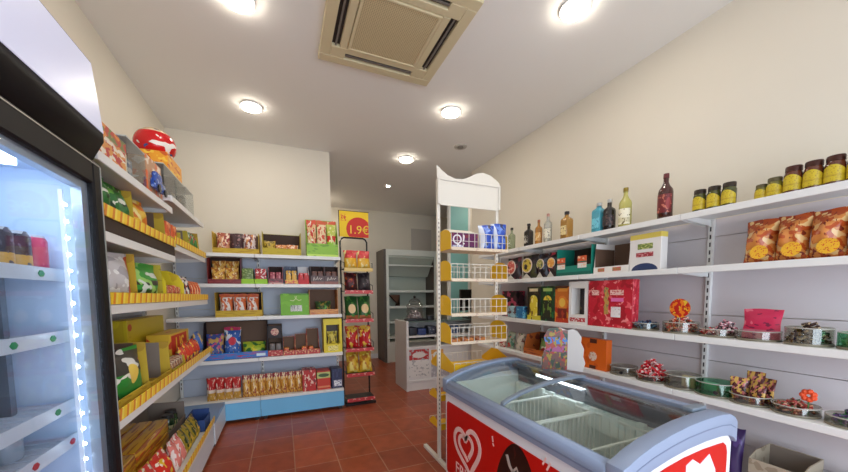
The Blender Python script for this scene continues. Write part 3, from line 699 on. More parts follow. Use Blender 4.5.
# shelves in the cooler
rail = M('shelf_rail', c(206, 216, 226), .35)
shelf_w = M('cooler_shelf_white', c(214, 222, 232), .4)
SH = (1.485, 1.275, 1.03, .905, .50)
tag_g, tag_r = M('green_tag', c(24, 140, 80), .5), M('red_tag', c(190, 30, 44), .5)
for k, z in enumerate(SH):
    s = MB().box(-1.055, CX - .105, Y0 + .055, Y1 - .055, z - .012, z - .004)
    for j in range(12):
        yy = Y0 + .08 + j * .05
        s.box(-1.055, CX - .105, yy - .003, yy + .003, z - .004, z)
    sh = s.build('shelf', shelf_w, ck, world=True)
    MB().box(CX - .104, CX - .098, Y0 + .055, Y1 - .055, z - .03, z + .012).build('price_rail', rail, sh).location = -ck.location
    for yy, zz in (((1.444, 0),), ((1.30, 0), (1.474, 0)), ((1.467, 0),), ((1.342, 0), (1.532, 0)), ())[k]:
        pts = [(yy - .016, z - .009), (yy - .006, z - .019), (yy + .006, z - .019), (yy + .016, z - .009), (yy + .006, z + .001), (yy - .006, z + .001)]
        tg = MB().prism(pts, 'x', CX - .0975, CX - .0955).build('price_tag', tag_r if k == 3 else tag_g, sh)
        tg.location = -ck.location
MB().box(-1.05, -.80, Y1 - .17, Y1 - .145, .3, 1.47).build('shelf_bracket', M('bracket_grey', c(120, 128, 138), .4, .4), ck, world=True)
ev = MB()
for k in range(3): ev.box(-1.0 + .055 * k, -.965 + .055 * k, Y0 + .06, Y1 - .20, 1.795, 1.815)
ev.box(-1.055, -.81, Y0 + .055, Y1 - .18, 1.816, 1.8295)
ev.build('air_grille', M('grille_white', c(200, 210, 222), .4), ck, world=True)

can_dark = PR('dark_can', c(40, 40, 62), [(c(90, 90, 110), (4, 4, 5), .6)], [(0, .38, c(206, 160, 84)), (.92, 1, c(190, 196, 204))])
can_pink = PR('pink_can', c(206, 70, 110), [(c(226, 110, 140), (3, 3, 5), .6)], [(.93, 1, c(200, 206, 214)), (0, .05, c(200, 206, 214))], rough=.3)
def can(x, y, z, m, lab, grp):
    o = thing('drink_can', lab, 'can', (x, y, z), group=grp)
    MB().lathe([(0, .004), (.022, .004), (.025, 0), (.033, .010), (.033, .098), (.027, .114), (.0265, .117), (.025, .114), (0, .113)], 18).build('body', m, o)
    MB().box(-.008, .008, -.016, .004, .1135, .1145).build('pull_tab', M('can_tab', c(190, 196, 204), .3, .8), o)
    return o
for k, yy in enumerate((1.515, 1.435, 1.36, 1.285, 1.21, 1.135)):
    can(-.745, yy, SH[0] + e, can_pink if k == 0 else can_dark, 'pink drink can at the right end of the top cooler shelf' if k == 0 else ('first', 'second', 'third', 'fourth', 'fifth')[k - 1] + ' dark can with gold base left of the pink can in the cooler', 'cans on the cooler shelf')
wht = M('can_stripe', c(214, 220, 226), .4)
bot_cl = glass('bottle_plastic', (.86, .92, .98, 1), .10, .06)
for k, yy in enumerate((1.40, 1.30, 1.20, 1.10)):
    o = thing('water_bottle', ('first', 'second', 'third', 'fourth')[k] + ' clear short bottle from the right on the cooler shelf under the price rail', 'bottle', (-.79, yy, SH[3] + e), group='clear bottles in the cooler')
    MB().lathe([(0, 0), (.034, 0), (.036, .01), (.036, .065), (.030, .085), (.016, .10)], 18).build('body', M('milky_plastic', c(206, 220, 232), .25, trans=.5), o)
    MB().lathe([(0, .118), (.016, .118), (.017, .099), (0, .099)], 16).build('cap', M('cap_white', c(226, 232, 240), .4), o)
bp = PR('blue_water_pack', c(90, 130, 200), [(c(190, 210, 236), (5, 5, 5), .54), (c(40, 70, 160), (4, 4, 4), .62)], rough=.25)
for k, yy in enumerate((1.335, 1.10)):
    packet('water_pack', .22, .2, .26, bp, ('right', 'left')[k] + ' blue wrapped pack of water on the bottom cooler shelf', 'water pack', 'L', yy, -.73, SH[4] + e, 'blue water packs')
for k, yy in enumerate((1.335, 1.10)):
    packet('water_pack', .22, .2, .22, bp, ('right', 'left')[k] + ' blue wrapped pack of water standing on the cooler floor', 'water pack', 'L', yy, -.73, .1706, 'blue water packs')

# ------------------------------------------------------------------ left shelves: products (front edge x about -0.63)
FL = -.645
T0a, T0b, T1a, T1b, T2, T3, T4 = 1.955 + e, 2.035 + e, 1.712 + e, 1.735 + e, 1.37 + e, .905 + e, .26 + e
clear_box = glass('clear_plastic', (.90, .92, .93, 1), .07, .05)
def clear(w, d, h, inner, label, along, z, front=FL - .02, grp=None, lid=None):
    o = thing('plastic_box', label, 'box', at('L', along, front, z), RZ['L'], grp)
    b = MB(); th = .003
    b.box(-w / 2, w / 2, 0, th, 0, h).box(-w / 2, w / 2, d - th, d, 0, h).box(-w / 2, -w / 2 + th, th, d - th, 0, h).box(w / 2 - th, w / 2, th, d - th, 0, h)
    b.build('case', clear_box, o)
    MB().box(-w / 2 + th, w / 2 - th, th, d - th, 0, .006).build('floor_card', M('card_grey', c(170, 164, 156), .7), o)
    MB().box(-w / 2, w / 2, 0, d, h, h + .006).build('lid', lid or M('clear_lid', c(196, 200, 198), .3), o)
    q = random.Random(int(along * 100)); ib = MB()
    for i in range(inner[1]):
        x = q.uniform(-w / 2 + .035, w / 2 - .035); y = q.uniform(.035, d - .035); zz = .006 + q.random() * h * .5
        ib.box(x - .03, x + .03, y - .03, y + .03, .0062 + (zz - .006) * .3, zz + .05)
    ib.build('contents', inner[0], o, bevel=.008)
    return o
toy_mix = PR('toy_contents', c(190, 170, 140), [(c(210, 110, 50), (3, 3, 3), .54), (c(160, 40, 40), (4, 4, 4), .58), (c(226, 220, 200), (5, 5, 5), .6)])
toy_blue = PR('toy_contents_blue', c(110, 120, 130), [(c(70, 90, 130), (4, 4, 4), .52), (c(190, 190, 190), (5, 5, 5), .58)])
toy_grey = PR('toy_contents_grey', c(150, 148, 136), [(c(90, 96, 92), (4, 4, 4), .53), (c(180, 150, 90), (5, 5, 5), .6)])
o = carton('toy_box', .30, .26, .175, PR('toy_box_print', c(206, 196, 170), [(c(196, 60, 40), (4, 4, 3), .54), (c(226, 140, 50), (5, 3, 4), .58)], [(.72, 1, c(120, 130, 70))]), 'toy carton with orange, red and white print nearest the cooler on the top left shelf', 'box', 'L', 1.93, FL - .02, T0a, panel=(-.42, .42, .08, .7, PR('toy_window', c(220, 150, 70), [(c(236, 226, 210), (4, 2, 4), .52), (c(190, 40, 36), (5, 2, 5), .56)])))
clear(.235, .24, .215, (toy_blue, 12), 'clear plastic box of grey toys beside the orange toy carton on the top left shelf', 2.205, T0a)
o = carton('toy_box', .25, .26, .235, PR('blue_car_box', c(200, 150, 110), [(c(226, 110, 50), (4, 3, 4), .54), (c(240, 220, 200), (5, 3, 5), .6)], [(0, .2, c(150, 140, 130))]), 'toy box showing a blue car on the top left shelf', 'box', 'L', 2.465, FL - .02, T0a)
cb = MB(); cb.box(-.09, .09, -.03, -.0, .065, .12).box(-.06, .05, -.026, -.0, .12, .165)
cr = cb.build('toy_car', PR('blue_car', c(40, 80, 170), [(c(120, 150, 210), (4, 2, 4), .58), (c(20, 30, 60), (4, 2, 4), .6)], rough=.25), o, bevel=.012, seg=2)
for sx in (-.055, .055):
    MB().lathe([(0, 0), (.022, 0), (.022, .008), (0, .008)], 14).build('wheel', black_plastic, cr, loc=(sx, -.030, .068)).rotation_euler = (PI / 2, 0, 0)
for k, (y, w, n) in enumerate(((2.77, .25, 10), (3.03, .235, 9), (3.29, .25, 9))):
    clear(w, .24, .205 if k < 2 else .215, (toy_grey if k else toy_blue, n), ('clear plastic box of bluish toys under the orange box', 'middle clear plastic box of grey toys at the end of the top left shelf', 'last clear plastic box of toys at the far end of the top left shelf')[k], y, T0b, grp='clear toy boxes')
carton('cardboard_box', .34, .15, .12, PR('orange_toy_box', c(236, 160, 40), [(c(206, 90, 30), (3, 3, 3), .56), (c(246, 200, 70), (4, 4, 4), .6)]), 'orange box lying on top of the clear plastic toy boxes', 'box', 'L', 2.96, FL - .03, T0b + .2112)
bl = thing('foil_balloon', 'red, white and yellow round foil balloon on top of the orange box', 'balloon', (-.80, 3.02, T0b + .2112 + .1212))
bb = MB().ball((0, 0, .112), .125, 20, sz=.9)
bb.build('balloon_body', PR('balloon_print', c(206, 24, 30), [(c(240, 236, 230), (2.2, 2.2, 3.5), .60), (c(60, 80, 140), (3, 3, 3), .66)], [(.80, 1, c(222, 200, 170)), (.9, 1, c(220, 180, 60))], rough=.2), bl, smooth=80)
MB().prism([(-.02, 0), (.02, 0), (.05, .05), (.0, .04), (-.05, .05)], 'y', -.003, .003).build('tail', M('balloon_tail', c(150, 140, 90), .4), bl, loc=(.0, .135, .12)).rotation_euler = (0, 1.2, PI / 2)
MB().lathe([(.025, 0), (.03, 0), (.03, .006), (.025, .006), (.025, 0)], 16).build('valve_ring', M('balloon_ring', c(200, 190, 170), .4), bl)

# tier one
ruf = PR('green_crisp_bag', c(40, 110, 46), [(c(110, 170, 70), (3, 2, 3), .54), (c(224, 224, 210), (4, 2, 5), .61), (c(20, 60, 30), (4, 2, 4), .62)])
tray('display_carton', .38, .26, .20, .05, .195, kraft_y, 'mustard display carton of green crisp bags right above the cooler edge', 'L', 1.88, FL, T1a, inner=brown_in, cut=.04)
for k in range(2): bag('crisp_bag', .178, .190, .09, ruf, ('near', 'far')[k] + ' green crisp bag in the mustard carton above the cooler edge', 'L', 1.795 + .172 * k, FL - .006, T1a + .0055, 'green crisp bags', seed=130 + k, tilt=.06, cat='crisp bag', yaw=-.15)
tray('display_carton', .45, .26, .20, .05, .195, kraft_y, 'mustard display carton with one yellow bag on the upper left shelf', 'L', 2.315, FL, T1a, inner=brown_in, cut=.04)
bag('crisp_bag', .19, .19, .09, PR('yellow_orange_bag', c(236, 190, 60), [(c(220, 120, 40), (3, 2, 3), .54), (c(246, 226, 150), (4, 2, 4), .6)]), 'yellow and orange bag alone at the near end of the second mustard carton', 'L', 2.205, FL - .006, T1a + .0055, G1, seed=134, tilt=.06, cat='crisp bag', yaw=-.15)
orange_p = PR('orange_pack', c(226, 96, 40), [(c(240, 150, 80), (3, 2, 4), .57), (c(180, 50, 30), (4, 2, 4), .62)])
tray('pack_tray', .27, .2, .12, .05, .115, kraft_g, 'olive tray with two orange packs on the upper left shelf', 'L', 2.745, FL, T1b, cat='tray', inner=brown_in)
for k in range(2): packet('snack_pack', .10, .07, .145, orange_p, ('near', 'far')[k] + ' upright orange pack in the olive tray', 'snack pack', 'L', 2.68 + .13 * k, FL - .02, T1b + .0055, 'orange packs')
tray('display_carton', .27, .24, .18, .05, .175, kraft_g, 'olive display carton with nothing in view on the upper left shelf', 'L', 3.025, FL, T1b, inner=grey_in, cut=.1)
tray('display_carton', .27, .24, .21, .05, .205, kraft_y, 'mustard carton of small green bags at the far end of the upper left shelf', 'L', 3.325, FL, T1b, inner=brown_in, cut=.06)
for k in range(2): bag('crisp_bag', .115, .185, .07, PR('green_white_bag', c(60, 130, 60), [(c(220, 220, 200), (3, 2, 3), .54), (c(190, 60, 50), (4, 2, 4), .62)]), ('near', 'far')[k] + ' green and white bag in the far mustard carton', 'L', 3.265 + .12 * k, FL - .006, T1b + .0055, 'green and white bags', seed=140 + k, tilt=.06, cat='crisp bag', yaw=-.15)

# tier two
tray('display_carton', .36, .26, .24, .05, .235, kraft_y, 'mustard carton with a silver-white bag on the middle left shelf by the cooler', 'L', 1.87, FL, T2, inner=brown_in, cut=.04)
bag('crisp_bag', .31, .225, .085, PR('silver_red_bag', c(206, 202, 204), [(c(170, 166, 172), (3, 2, 3), .55), (c(236, 236, 236), (4, 2, 4), .58)], [(.0, .08, c(190, 80, 50))], [(1.0, .35, .24, .6, c(186, 70, 40))]), 'large silver-white bag with a red-brown corner by the cooler', 'L', 1.875, FL - .006, T2 + .0055, G1, seed=144, tilt=.06, cat='crisp bag', yaw=-.15)
tray('display_carton', .36, .26, .22, .05, .215, kraft_g, 'olive carton with a bright green bag on the middle left shelf', 'L', 2.25, FL, T2, inner=brown_in, cut=.04)
bag('crisp_bag', .30, .205, .09, PR('bright_green_bag', c(60, 160, 60), [(c(160, 210, 110), (3, 2, 3), .57), (c(220, 226, 214), (4, 2, 5), .61)], [(.0, .3, c(40, 70, 36)), (.42, .55, c(60, 56, 50))]), 'bright green and black bag in the olive carton on the middle left shelf', 'L', 2.25, FL - .006, T2 + .0055, G1, seed=146, tilt=.06, cat='crisp bag', yaw=-.15)
ylw = PR('bright_yellow_card', c(226, 206, 40), [(c(214, 186, 36), (3, 3, 3), .58)])
o = thing('display_carton', 'bright yellow carton with a rounded side on the middle left shelf', 'carton', at('L', 2.67, FL, T2), RZ['L'])
pts = [(.0, 0), (.24, 0), (.24, .21), (.09, .21), (.03, .18), (0, .12)]
for sx in (-1, 1): MB().prism(pts, 'x', min(sx * .20, sx * .195), max(sx * .20, sx * .195)).build('side_panel', ylw, o)
MB().box(-.195, .195, .0, .24, 0, .005).box(-.195, .195, .235, .24, .005, .21).build('tray', ylw, o)
MB().box(-.195, .195, 0, .004, .005, .05).build('front_lip', ylw, o)
for k in range(4): packet('candy_pack', .085, .10, .10 - .008 * (k % 2), PR('red_tan_pack', c(196, 90, 60), [(c(230, 190, 140), (3, 2, 3), .56), (c(150, 40, 40), (4, 2, 4), .6)]), ('nearest', 'second', 'third', 'furthest')[k] + ' red-brown candy pack in the bright yellow carton', 'candy', 'L', 2.54 + .091 * k, FL - .015, T2 + .0055, 'candy packs in the yellow carton')
for k in range(2): bag('snack_bag', .10, .18, .06, PR('white_black_bag', c(220, 214, 208), [(c(40, 34, 40), (3, 2, 3), .53), (c(200, 80, 60), (4, 2, 4), .63)]), ('near', 'far')[k] + ' white and black bag beyond the bright yellow carton', 'L', 2.95 + .11 * k, FL - .006, T2, 'white and black bags', seed=150 + k, tilt=.06, yaw=-.15)
for k in range(4): bag('snack_bag', .085, .15, .05, PR('orange_white_bag', c(222, 110, 60), [(c(240, 200, 160), (3, 2, 3), .55), (c(170, 40, 40), (4, 2, 4), .6)]), ('first', 'second', 'third', 'fourth')[k] + ' small orange bag at the far end of the middle left shelf', 'L', 3.15 + .09 * k, FL - .006, T2, 'small orange bags', seed=154 + k, tilt=.06, yaw=-.15)

# tier three
tray('display_carton', .42, .27, .27, .06, .265, kraft_y, 'mustard carton with a green and black bag on the lower left shelf', 'L', 1.91, FL, T3, inner=brown_in, cut=.04)
bag('crisp_bag', .38, .25, .10, PR('green_black_bag', c(46, 140, 54), [(c(30, 26, 28), (2.5, 2, 3), .56), (c(224, 222, 214), (3, 2, 4), .60), (c(180, 40, 50), (4, 2, 4), .66)], [(.56, .92, c(60, 56, 54))], [(.62, .52, .10, .18, c(236, 206, 90))]), 'large green, black and white bag on the lower left shelf by the cooler', 'L', 1.905, FL - .006, T3 + .0055, G1, seed=160, tilt=.06, cat='crisp bag', yaw=-.15)
tray('display_carton', .34, .25, .225, .05, .22, kraft_y, 'empty mustard carton with a grey inside on the lower left shelf', 'L', 2.31, FL, T3, inner=grey_in, cut=.04)
carton('cardboard_box', .72, .10, .34, PR('plain_yellow_box', c(222, 200, 40), [(c(210, 184, 36), (2, 2, 2), .58)], [], [(.06, .86, .045, .07, c(206, 90, 40)), (.06, .3, .03, .05, c(206, 90, 40))]), 'large plain yellow box standing upright at the back of the lower left shelf', 'box', 'L', 3.08, -.93, T3)
us = thing('candy_box', 'yellow box with red-edged US lettering on the lower left shelf', 'box', at('L', 3.14, FL - .10, T3), RZ['L'])
MB().box(-.26, .24, .001, .14, 0, .225).build('body', PR('us_box', c(226, 186, 60), [(c(206, 70, 40), (2, 2, 2), .62)], [(0, .12, c(190, 40, 36))]), us, bevel=.003)
MB().box(-.24, .16, -.0012, .001, .04, .21).build('red_panel', M('us_red', c(206, 56, 36), .5), us)
text('US', .20, M('us_yellow', c(244, 196, 60), .5), us, (-.04, -.003, .055))
tray('pack_tray', .30, .09, .09, .04, .085, kraft_g, 'low olive tray of small packs in front of the large lettered box', 'L', 2.65, FL, T3, cat='tray')
for k in range(5): packet('candy_pack', .05, .06, .085, PR('brown_white_pack', c(170, 120, 90), [(c(230, 220, 200), (3, 2, 4), .55), (c(90, 40, 40), (4, 2, 4), .6)]), ('first', 'second', 'third', 'fourth', 'fifth')[k] + ' small brown pack from the near end of the low olive tray', 'candy', 'L', 2.535 + .056 * k, FL - .012, T3 + .0055, 'small packs in the low tray')
for k in range(5): bag('snack_bag', .09, .135 + .02 * (k % 2), .06, PR('red_yellow_small_bag', c(206, 60, 44), [(c(236, 190, 70), (3, 2, 3), .54), (c(60, 50, 90), (4, 2, 4), .64)]), ('first', 'second', 'third', 'fourth', 'fifth')[k] + ' small red and yellow bag past the low tray on the lower left shelf', 'L', 2.86 + .10 * k, FL - .006, T3, 'small red and yellow bags', seed=170 + k, tilt=.06, yaw=-.15)
bag('snack_bag', .11, .19, .08, PR('blue_gold_bag', c(60, 100, 170), [(c(206, 170, 80), (3, 2, 3), .52)]), 'blue and gold bag at the far end of the lower left shelf', 'L', 3.40, FL - .006, T3, G1, seed=176, tilt=.06, yaw=-.15)

# bottom bin
yel_flat = PR('yellow_brown_wrap', c(206, 160, 44), [(c(160, 90, 30), (2, 4, 4), .55), (c(190, 60, 40), (2, 3, 5), .64)], rough=.3)
for k in range(3):
    for j, (y, l) in enumerate(((2.0, 'near'), (2.58, 'far'))):
        for n in range(3):
            packet('wafer_pack', .57, .088, .09, yel_flat, ('back', 'middle', 'front')[k] + ' yellow wafer pack of the ' + ('lowest', 'middle', 'top')[n] + ' layer, ' + l + ' stack on the bottom left deck', 'wafer pack', 'L', y, -.962 + .0895 * k, T4 + .0907 * n, 'long yellow wafer packs')
rby = PR('red_yellow_candy_bag', c(214, 50, 36), [(c(240, 200, 50), (3, 3, 3), .52), (c(244, 230, 210), (4, 4, 5), .62)], rough=.28)
for k, (y, x, hh) in enumerate(((1.98, -.64, .20), (2.20, -.64, .21), (2.42, -.64, .20))):
    bag('candy_bag', .21, hh, .09, rby, ('near', 'middle', 'far')[k] + ' red and yellow candy bag at the front of the bottom left deck', 'L', y, x, T4, 'red and yellow candy bags', seed=180 + k, tilt=.25)
for k, y in enumerate((2.60, 2.70)):
    bag('candy_bag', .10, .20, .07, PR('pink_white_bag', c(220, 130, 120), [(c(240, 226, 220), (3, 3, 3), .52), (c(200, 40, 50), (3, 3, 3), .6)], rough=.3), ('near', 'far')[k] + ' pink and white candy bag on the bottom left deck', 'L', y, -.64, T4, 'pink and white candy bags', seed=184 + k, tilt=.2)
o = tray('grey_carton', .50, .26, .26, .14, .25, grey_in, 'large plain grey-brown carton of jars at the middle of the bottom left deck', 'L', 3.12, -.80, T4)
for k, (y, x) in enumerate(((2.94, -.875), (3.06, -.885), (3.18, -.875), (3.30, -.885))):
    o = thing('jar', ('nearest', 'second', 'third', 'furthest')[k] + ' dark green jar with a dark lid in the grey-brown carton', 'jar', (x, y, T4 + .0055), group='dark jars in the grey carton')
    MB().lathe([(0, 0), (.042, 0), (.046, .006), (.046, .16), (.036, .175)], 18).build('body', M('dark_green_glass', c(40, 64, 40), .15), o)
    MB().lathe([(0, .20), (.039, .20), (.041, .172), (0, .172)], 18).build('lid', M('lid_dark', c(60, 60, 60), .35, .5), o)
    MB().lathe([(.0465, .04), (.0468, .04), (.0468, .12), (.0465, .12)], 18).build('label', PR('jar_label_pale', c(206, 196, 150), [(c(70, 110, 60), (4, 4, 4), .54)]), o)
for k in range(4): bag('candy_bag', .10, .19, .07, PR('olive_black_bag', c(150, 130, 40), [(c(40, 60, 36), (3, 3, 3), .52), (c(210, 170, 60), (4, 3, 4), .6)], rough=.3), ('first', 'second', 'third', 'fourth')[k] + ' olive and dark green bag standing along the rail of the bottom left deck', 'L', 2.82 + .105 * k, -.645, T4, 'olive bags by the rail', seed=190 + k, tilt=.2)
tray('blue_carton', .22, .13, .14, .10, .135, M('blue_card', c(40, 70, 130), .6), 'empty blue carton at the far end of the bottom left deck', 'L', 3.36, -.64, T4)

# ------------------------------------------------------------------ ice cream chest freezer
FX0, FX1, FY0, FY1 = 1.05, 1.73, .745, 2.13
fz = thing('chest_freezer', 'large red and white ice cream chest freezer with curved sliding glass lids', 'freezer', (1.39, 1.44, 0))
fz_white = M('freezer_white', c(226, 228, 234), .35)
fz_rim = M('freezer_rim', c(138, 152, 178), .38)
fz_red = M('freezer_red', c(196, 16, 8), .45, spec=.3)
def arc_z(x):      # top line of the curved end cap
    k = [(1.05, .800), (1.12, .832), (1.20, .858), (1.30, .880), (1.40, .896), (1.52, .906), (1.62, .908), (1.68, .902), (1.715, .885), (1.73, .862)]
    for (a, za), (b, zb) in zip(k, k[1:]):
        if x <= b: return za + (zb - za) * (x - a) / (b - a)
    return k[-1][1]
xs = [1.05, 1.075, 1.12, 1.16, 1.20, 1.25, 1.30, 1.35, 1.40, 1.46, 1.52, 1.57, 1.62, 1.65, 1.68, 1.70, 1.715, 1.73]
b = MB(); wth = .06
b.box(FX0 + .01, FX0 + wth, FY0 + wth, FY1 - wth, .09, .700).box(FX1 - wth, FX1 - .005, FY0 + wth, FY1 - wth, .09, .80)
b.box(FX0 + wth, FX1 - wth, FY0 + wth, FY1 - wth, .09, .30)
for y0, y1 in ((FY0 + .01, FY0 + wth), (FY1 - wth, FY1 - .01)):
    pts = [(FX0 + .012, .09), (FX1 - .006, .09)] + [(x - (.006 if x > 1.7 else 0), arc_z(x) - .09) for x in reversed(xs[1:])] + [(FX0 + .012, .705)]
    b.prism(pts, 'y', y0, y1)
b.build('cabinet', fz_white, fz, world=True, bevel=.003)
for x in (FX0 + .06, FX1 - .10):
    for y in (FY0 + .06, FY1 - .12): MB().box(x, x + .05, y, y + .06, 0, .0899).build('foot', black_plastic, fz, world=True)
frost = wall_mat('frosted_liner', c(226, 232, 226), .45, .06, 14)
ln = MB(); ix0, ix1, iy0, iy1 = FX0 + wth + .001, FX1 - wth - .001, FY0 + wth + .001, FY1 - wth - .001
ln.box(ix0, ix0 + .008, iy0, iy1, .301, .74).box(ix1 - .008, ix1, iy0, iy1, .301, .80).box(ix0 + .008, ix1 - .008, iy0, iy0 + .008, .301, .78).box(ix0 + .008, ix1 - .008, iy1 - .008, iy1, .301, .78)
ln.build('liner', frost, fz, world=True)
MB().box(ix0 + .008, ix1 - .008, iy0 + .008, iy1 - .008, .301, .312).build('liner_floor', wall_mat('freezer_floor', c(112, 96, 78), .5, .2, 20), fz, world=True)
MB().box(ix1 - .0095, ix1 - .0082, iy0 + .01, iy1 - .01, .735, .80).box(FX1 - .0765, FX1 - .0752, FY0 + .07, FY1 - .07, .80, .846).build('rear_panel', M('rear_panel_grey', c(96, 98, 104), .4), fz, world=True)
# frost lip along the back wall
fl = MB(); q = random.Random(3); prev = None
N = 26
for i in range(N):
    y0 = iy0 + .02 + (iy1 - iy0 - .04) * i / N; y1 = iy0 + .02 + (iy1 - iy0 - .04) * (i + 1) / N
    zz = .715 + .03 * q.random()
    fl.box(ix1 - .03 - .012 * q.random(), ix1 - .0085, y0, y1, zz - .12, zz)
fl.build('frost', frost, fz, world=True, bevel=.008, seg=2)
# rims
rf = MB(); rf.prism([(FX0 - .006, .705), (FX0 + .065, .705), (FX0 + .065, .765), (FX0 + .05, .785), (FX0 + .02, .797), (FX0 - .004, .785), (FX0 - .012, .75)], 'y', FY0 + .066, FY1 - .066)
rf.build('front_rim', fz_rim, fz, world=True, bevel=.004)
rbk = MB(); rbk.prism([(FX1 - .075, .805), (FX1 - .004, .805), (FX1 + .004, .84), (FX1 - .005, .868), (FX1 - .02, .889), (FX1 - .075, .892)], 'y', FY0 + .066, FY1 - .066)
rbk.build('back_rim', fz_rim, fz, world=True, bevel=.003)
for y0, y1 in ((FY0 - .004, FY0 + .064), (FY1 - .064, FY1 + .004)):
    up = [(x + (-.008 if x < 1.06 else .006 if x > 1.72 else 0), arc_z(x)) for x in xs]
    lo = [(x + (-.008 if x < 1.06 else .006 if x > 1.72 else 0), arc_z(x) - .092) for x in reversed(xs)]
    MB().prism(up + lo, 'y', y0, y1).build('end_cap', fz_rim, fz, world=True, bevel=.007, seg=2)
    st = [(x, arc_z(x) - .045) for x in xs[1:-1]]
    if y0 < 1:
        MB().ribbon(st, .004, y0 - .0012, y0 + .001).build('cap_groove', M('rim_groove', c(112, 124, 150), .4), fz, world=True)
MB().box(FX0 - .0135, FX0 - .0105, FY0 + .07, FY1 - .07, .735, .741).build('rim_groove', M('rim_groove', c(112, 124, 150), .4), fz, world=True)
# sliding curved lids
pane = glass('freezer_glass', (.93, .96, .95, 1), .055, .015)
def lid(ya, yb, dz, nm):
    g = MB(); gx = [x for x in xs if 1.07 <= x <= 1.68]
    up = [(x, arc_z(x) - .012 + dz) for x in gx]; lo = [(x, arc_z(x) - .017 + dz) for x in reversed(gx)]
    g.prism(up + lo, 'y', ya, yb)
    return g.build('glass_lid', pane, fz, world=True, smooth=40)
l1 = lid(1.46, FY1 - .066, 0, 'a'); l2 = lid(FY0 + .066, 1.52, -.0185, 'b')
def lidbar(y, parent, dz, w=.022):
    gx = [x for x in xs if 1.07 <= x <= 1.69]
    up = [(x, arc_z(x) - .002 + dz) for x in gx]; lo = [(x, arc_z(x) - .021 + dz) for x in reversed(gx)]
    o = MB().prism(up + lo, 'y', y - w, y + w).build('lid_frame', M('lid_frame_grey', c(124, 136, 150), .35), parent, bevel=.004)
    o.location = -fz.location; return o
lidbar(1.468, l1, .004, .016)
o = MB().box(1.56, 1.66, FY0 + .072, FY0 + .115, .897, .916).build('lid_handle', M('lid_frame_grey', c(118, 136, 158), .35), l2, bevel=.006, seg=2); o.location = -fz.location
tr = MB().box(FX1 - .125, FX1 - .078, FY0 + .066, FY1 - .066, .846, .874).build('lid_track', M('track_grey', c(126, 124, 130), .35, .3), fz, world=True)
MB().box(FX1 - .1275, FX1 - .1255, FY0 + .25, FY1 - .3, .855, .866).build('track_slot', M('track_slot_brown', c(84, 62, 62), .5), fz, world=True)
ls = MB().box(FX1 - .128, FX1 - .078, 1.42, 1.80, .832, .8455).build('glow_strip', M('led_reflection_glow', c(240, 245, 255), .4, emit=((.85, .92, 1.0, 1), 5.0)), fz, world=True)  # added glowing strip, stands in for the cooler LEDs reflected in the lid
# red graphic panels
def rrect(x0, x1, z0, z1, r, n=6):
    P = []
    for cx, cz, a in ((x1 - r, z1 - r, 0), (x0 + r, z1 - r, 90), (x0 + r, z0 + r, 180), (x1 - r, z0 + r, 270)):
        for i in range(n + 1):
            t = math.radians(a + 90 * i / n); P.append((cx + r * math.cos(t), cz + r * math.sin(t)))
    return P
MB().prism(rrect(FY0 + .05, FY1 - .035, .12, .645, .03), 'x', FX0 + .0075, FX0 + .0105).build('front_panel', fz_red, fz, world=True)
ep = [(1.15, .12), (1.68, .12), (1.69, .14)] + [(1.69, .735), (1.68, .765), (1.66, .78)] + [(x, arc_z(x) - .128) for x in (1.62, 1.57, 1.52, 1.46, 1.40, 1.35, 1.30, 1.25, 1.20, 1.15)]
MB().prism(ep, 'y', FY0 + .0072, FY0 + .0105).build('end_panel', fz_red, fz, world=True)
# heart emblem and lettering on the front (local frame: x runs towards the camera along -Y, plane faces -X)
em = M('emblem_pale', c(240, 200, 194), .5)
PX = FX0 + .0072
def front_item(mb, nm, m, y, z, parent=fz):
    o = mb.build(nm, m, parent); o.location = Vector((PX, y, z)) - fz.location; o.rotation_euler = (0, 0, -PI / 2); return o
def heart(s, n=40, a0=0.0, a1=2 * PI):
    P = []
    for i in range(n + 1):
        t = a0 + (a1 - a0) * i / n
        P.append((s * 16 * math.sin(t) ** 3 / 16, s * (13 * math.cos(t) - 5 * math.cos(2 * t) - 2 * math.cos(3 * t) - math.cos(4 * t)) / 16))
    return P
hm = MB()
rt = lambda P, a: [(x * math.cos(a) - z * math.sin(a), x * math.sin(a) + z * math.cos(a)) for x, z in P]
hm.ribbon(rt(heart(.162, 24, PI * 1.0, PI * 1.985), .26), .031, -.0012, .0005).ribbon(rt(heart(.162, 24, PI * 2.015, PI * 2.93), .26), .031, -.0018, .0003)
hm.ribbon(rt([(x - .012, z + .014) for x, z in heart(.088, 20, PI * 1.06, PI * 1.97)], .26), .027, -.0012, .0005).ribbon(rt([(x - .012, z + .014) for x, z in heart(.088, 20, PI * 2.03, PI * 2.80)], .26), .027, -.0018, .0003)
front_item(hm, 'heart_emblem', em, 1.805, .405)
tx = text('FRIGO', .112, em, fz, (0, 0, 0)); tx.location = Vector((PX - .001, 1.80, .185)) - fz.location; tx.rotation_euler = (PI / 2, 0, -PI / 2)
ice = MB(); n = 40
outl = [(.135 * math.cos(2 * PI * i / n) * (1 + .1 * math.sin(4 * PI * i / n)), .205 * math.sin(2 * PI * i / n) * (1 - .12 * math.cos(2 * PI * i / n))) for i in range(n)]
cs, sn = math.cos(-.25), math.sin(-.25)
ice.prism([(x * cs - z * sn, x * sn + z * cs) for x, z in outl], 'y', -.0012, .0005)
io = front_item(ice, 'ice_cream_picture', PR('dark_chocolate_print', c(30, 12, 12), [(c(70, 24, 22), (2.2, 2, 2.2), .62)], rough=.3), 1.335, .44)
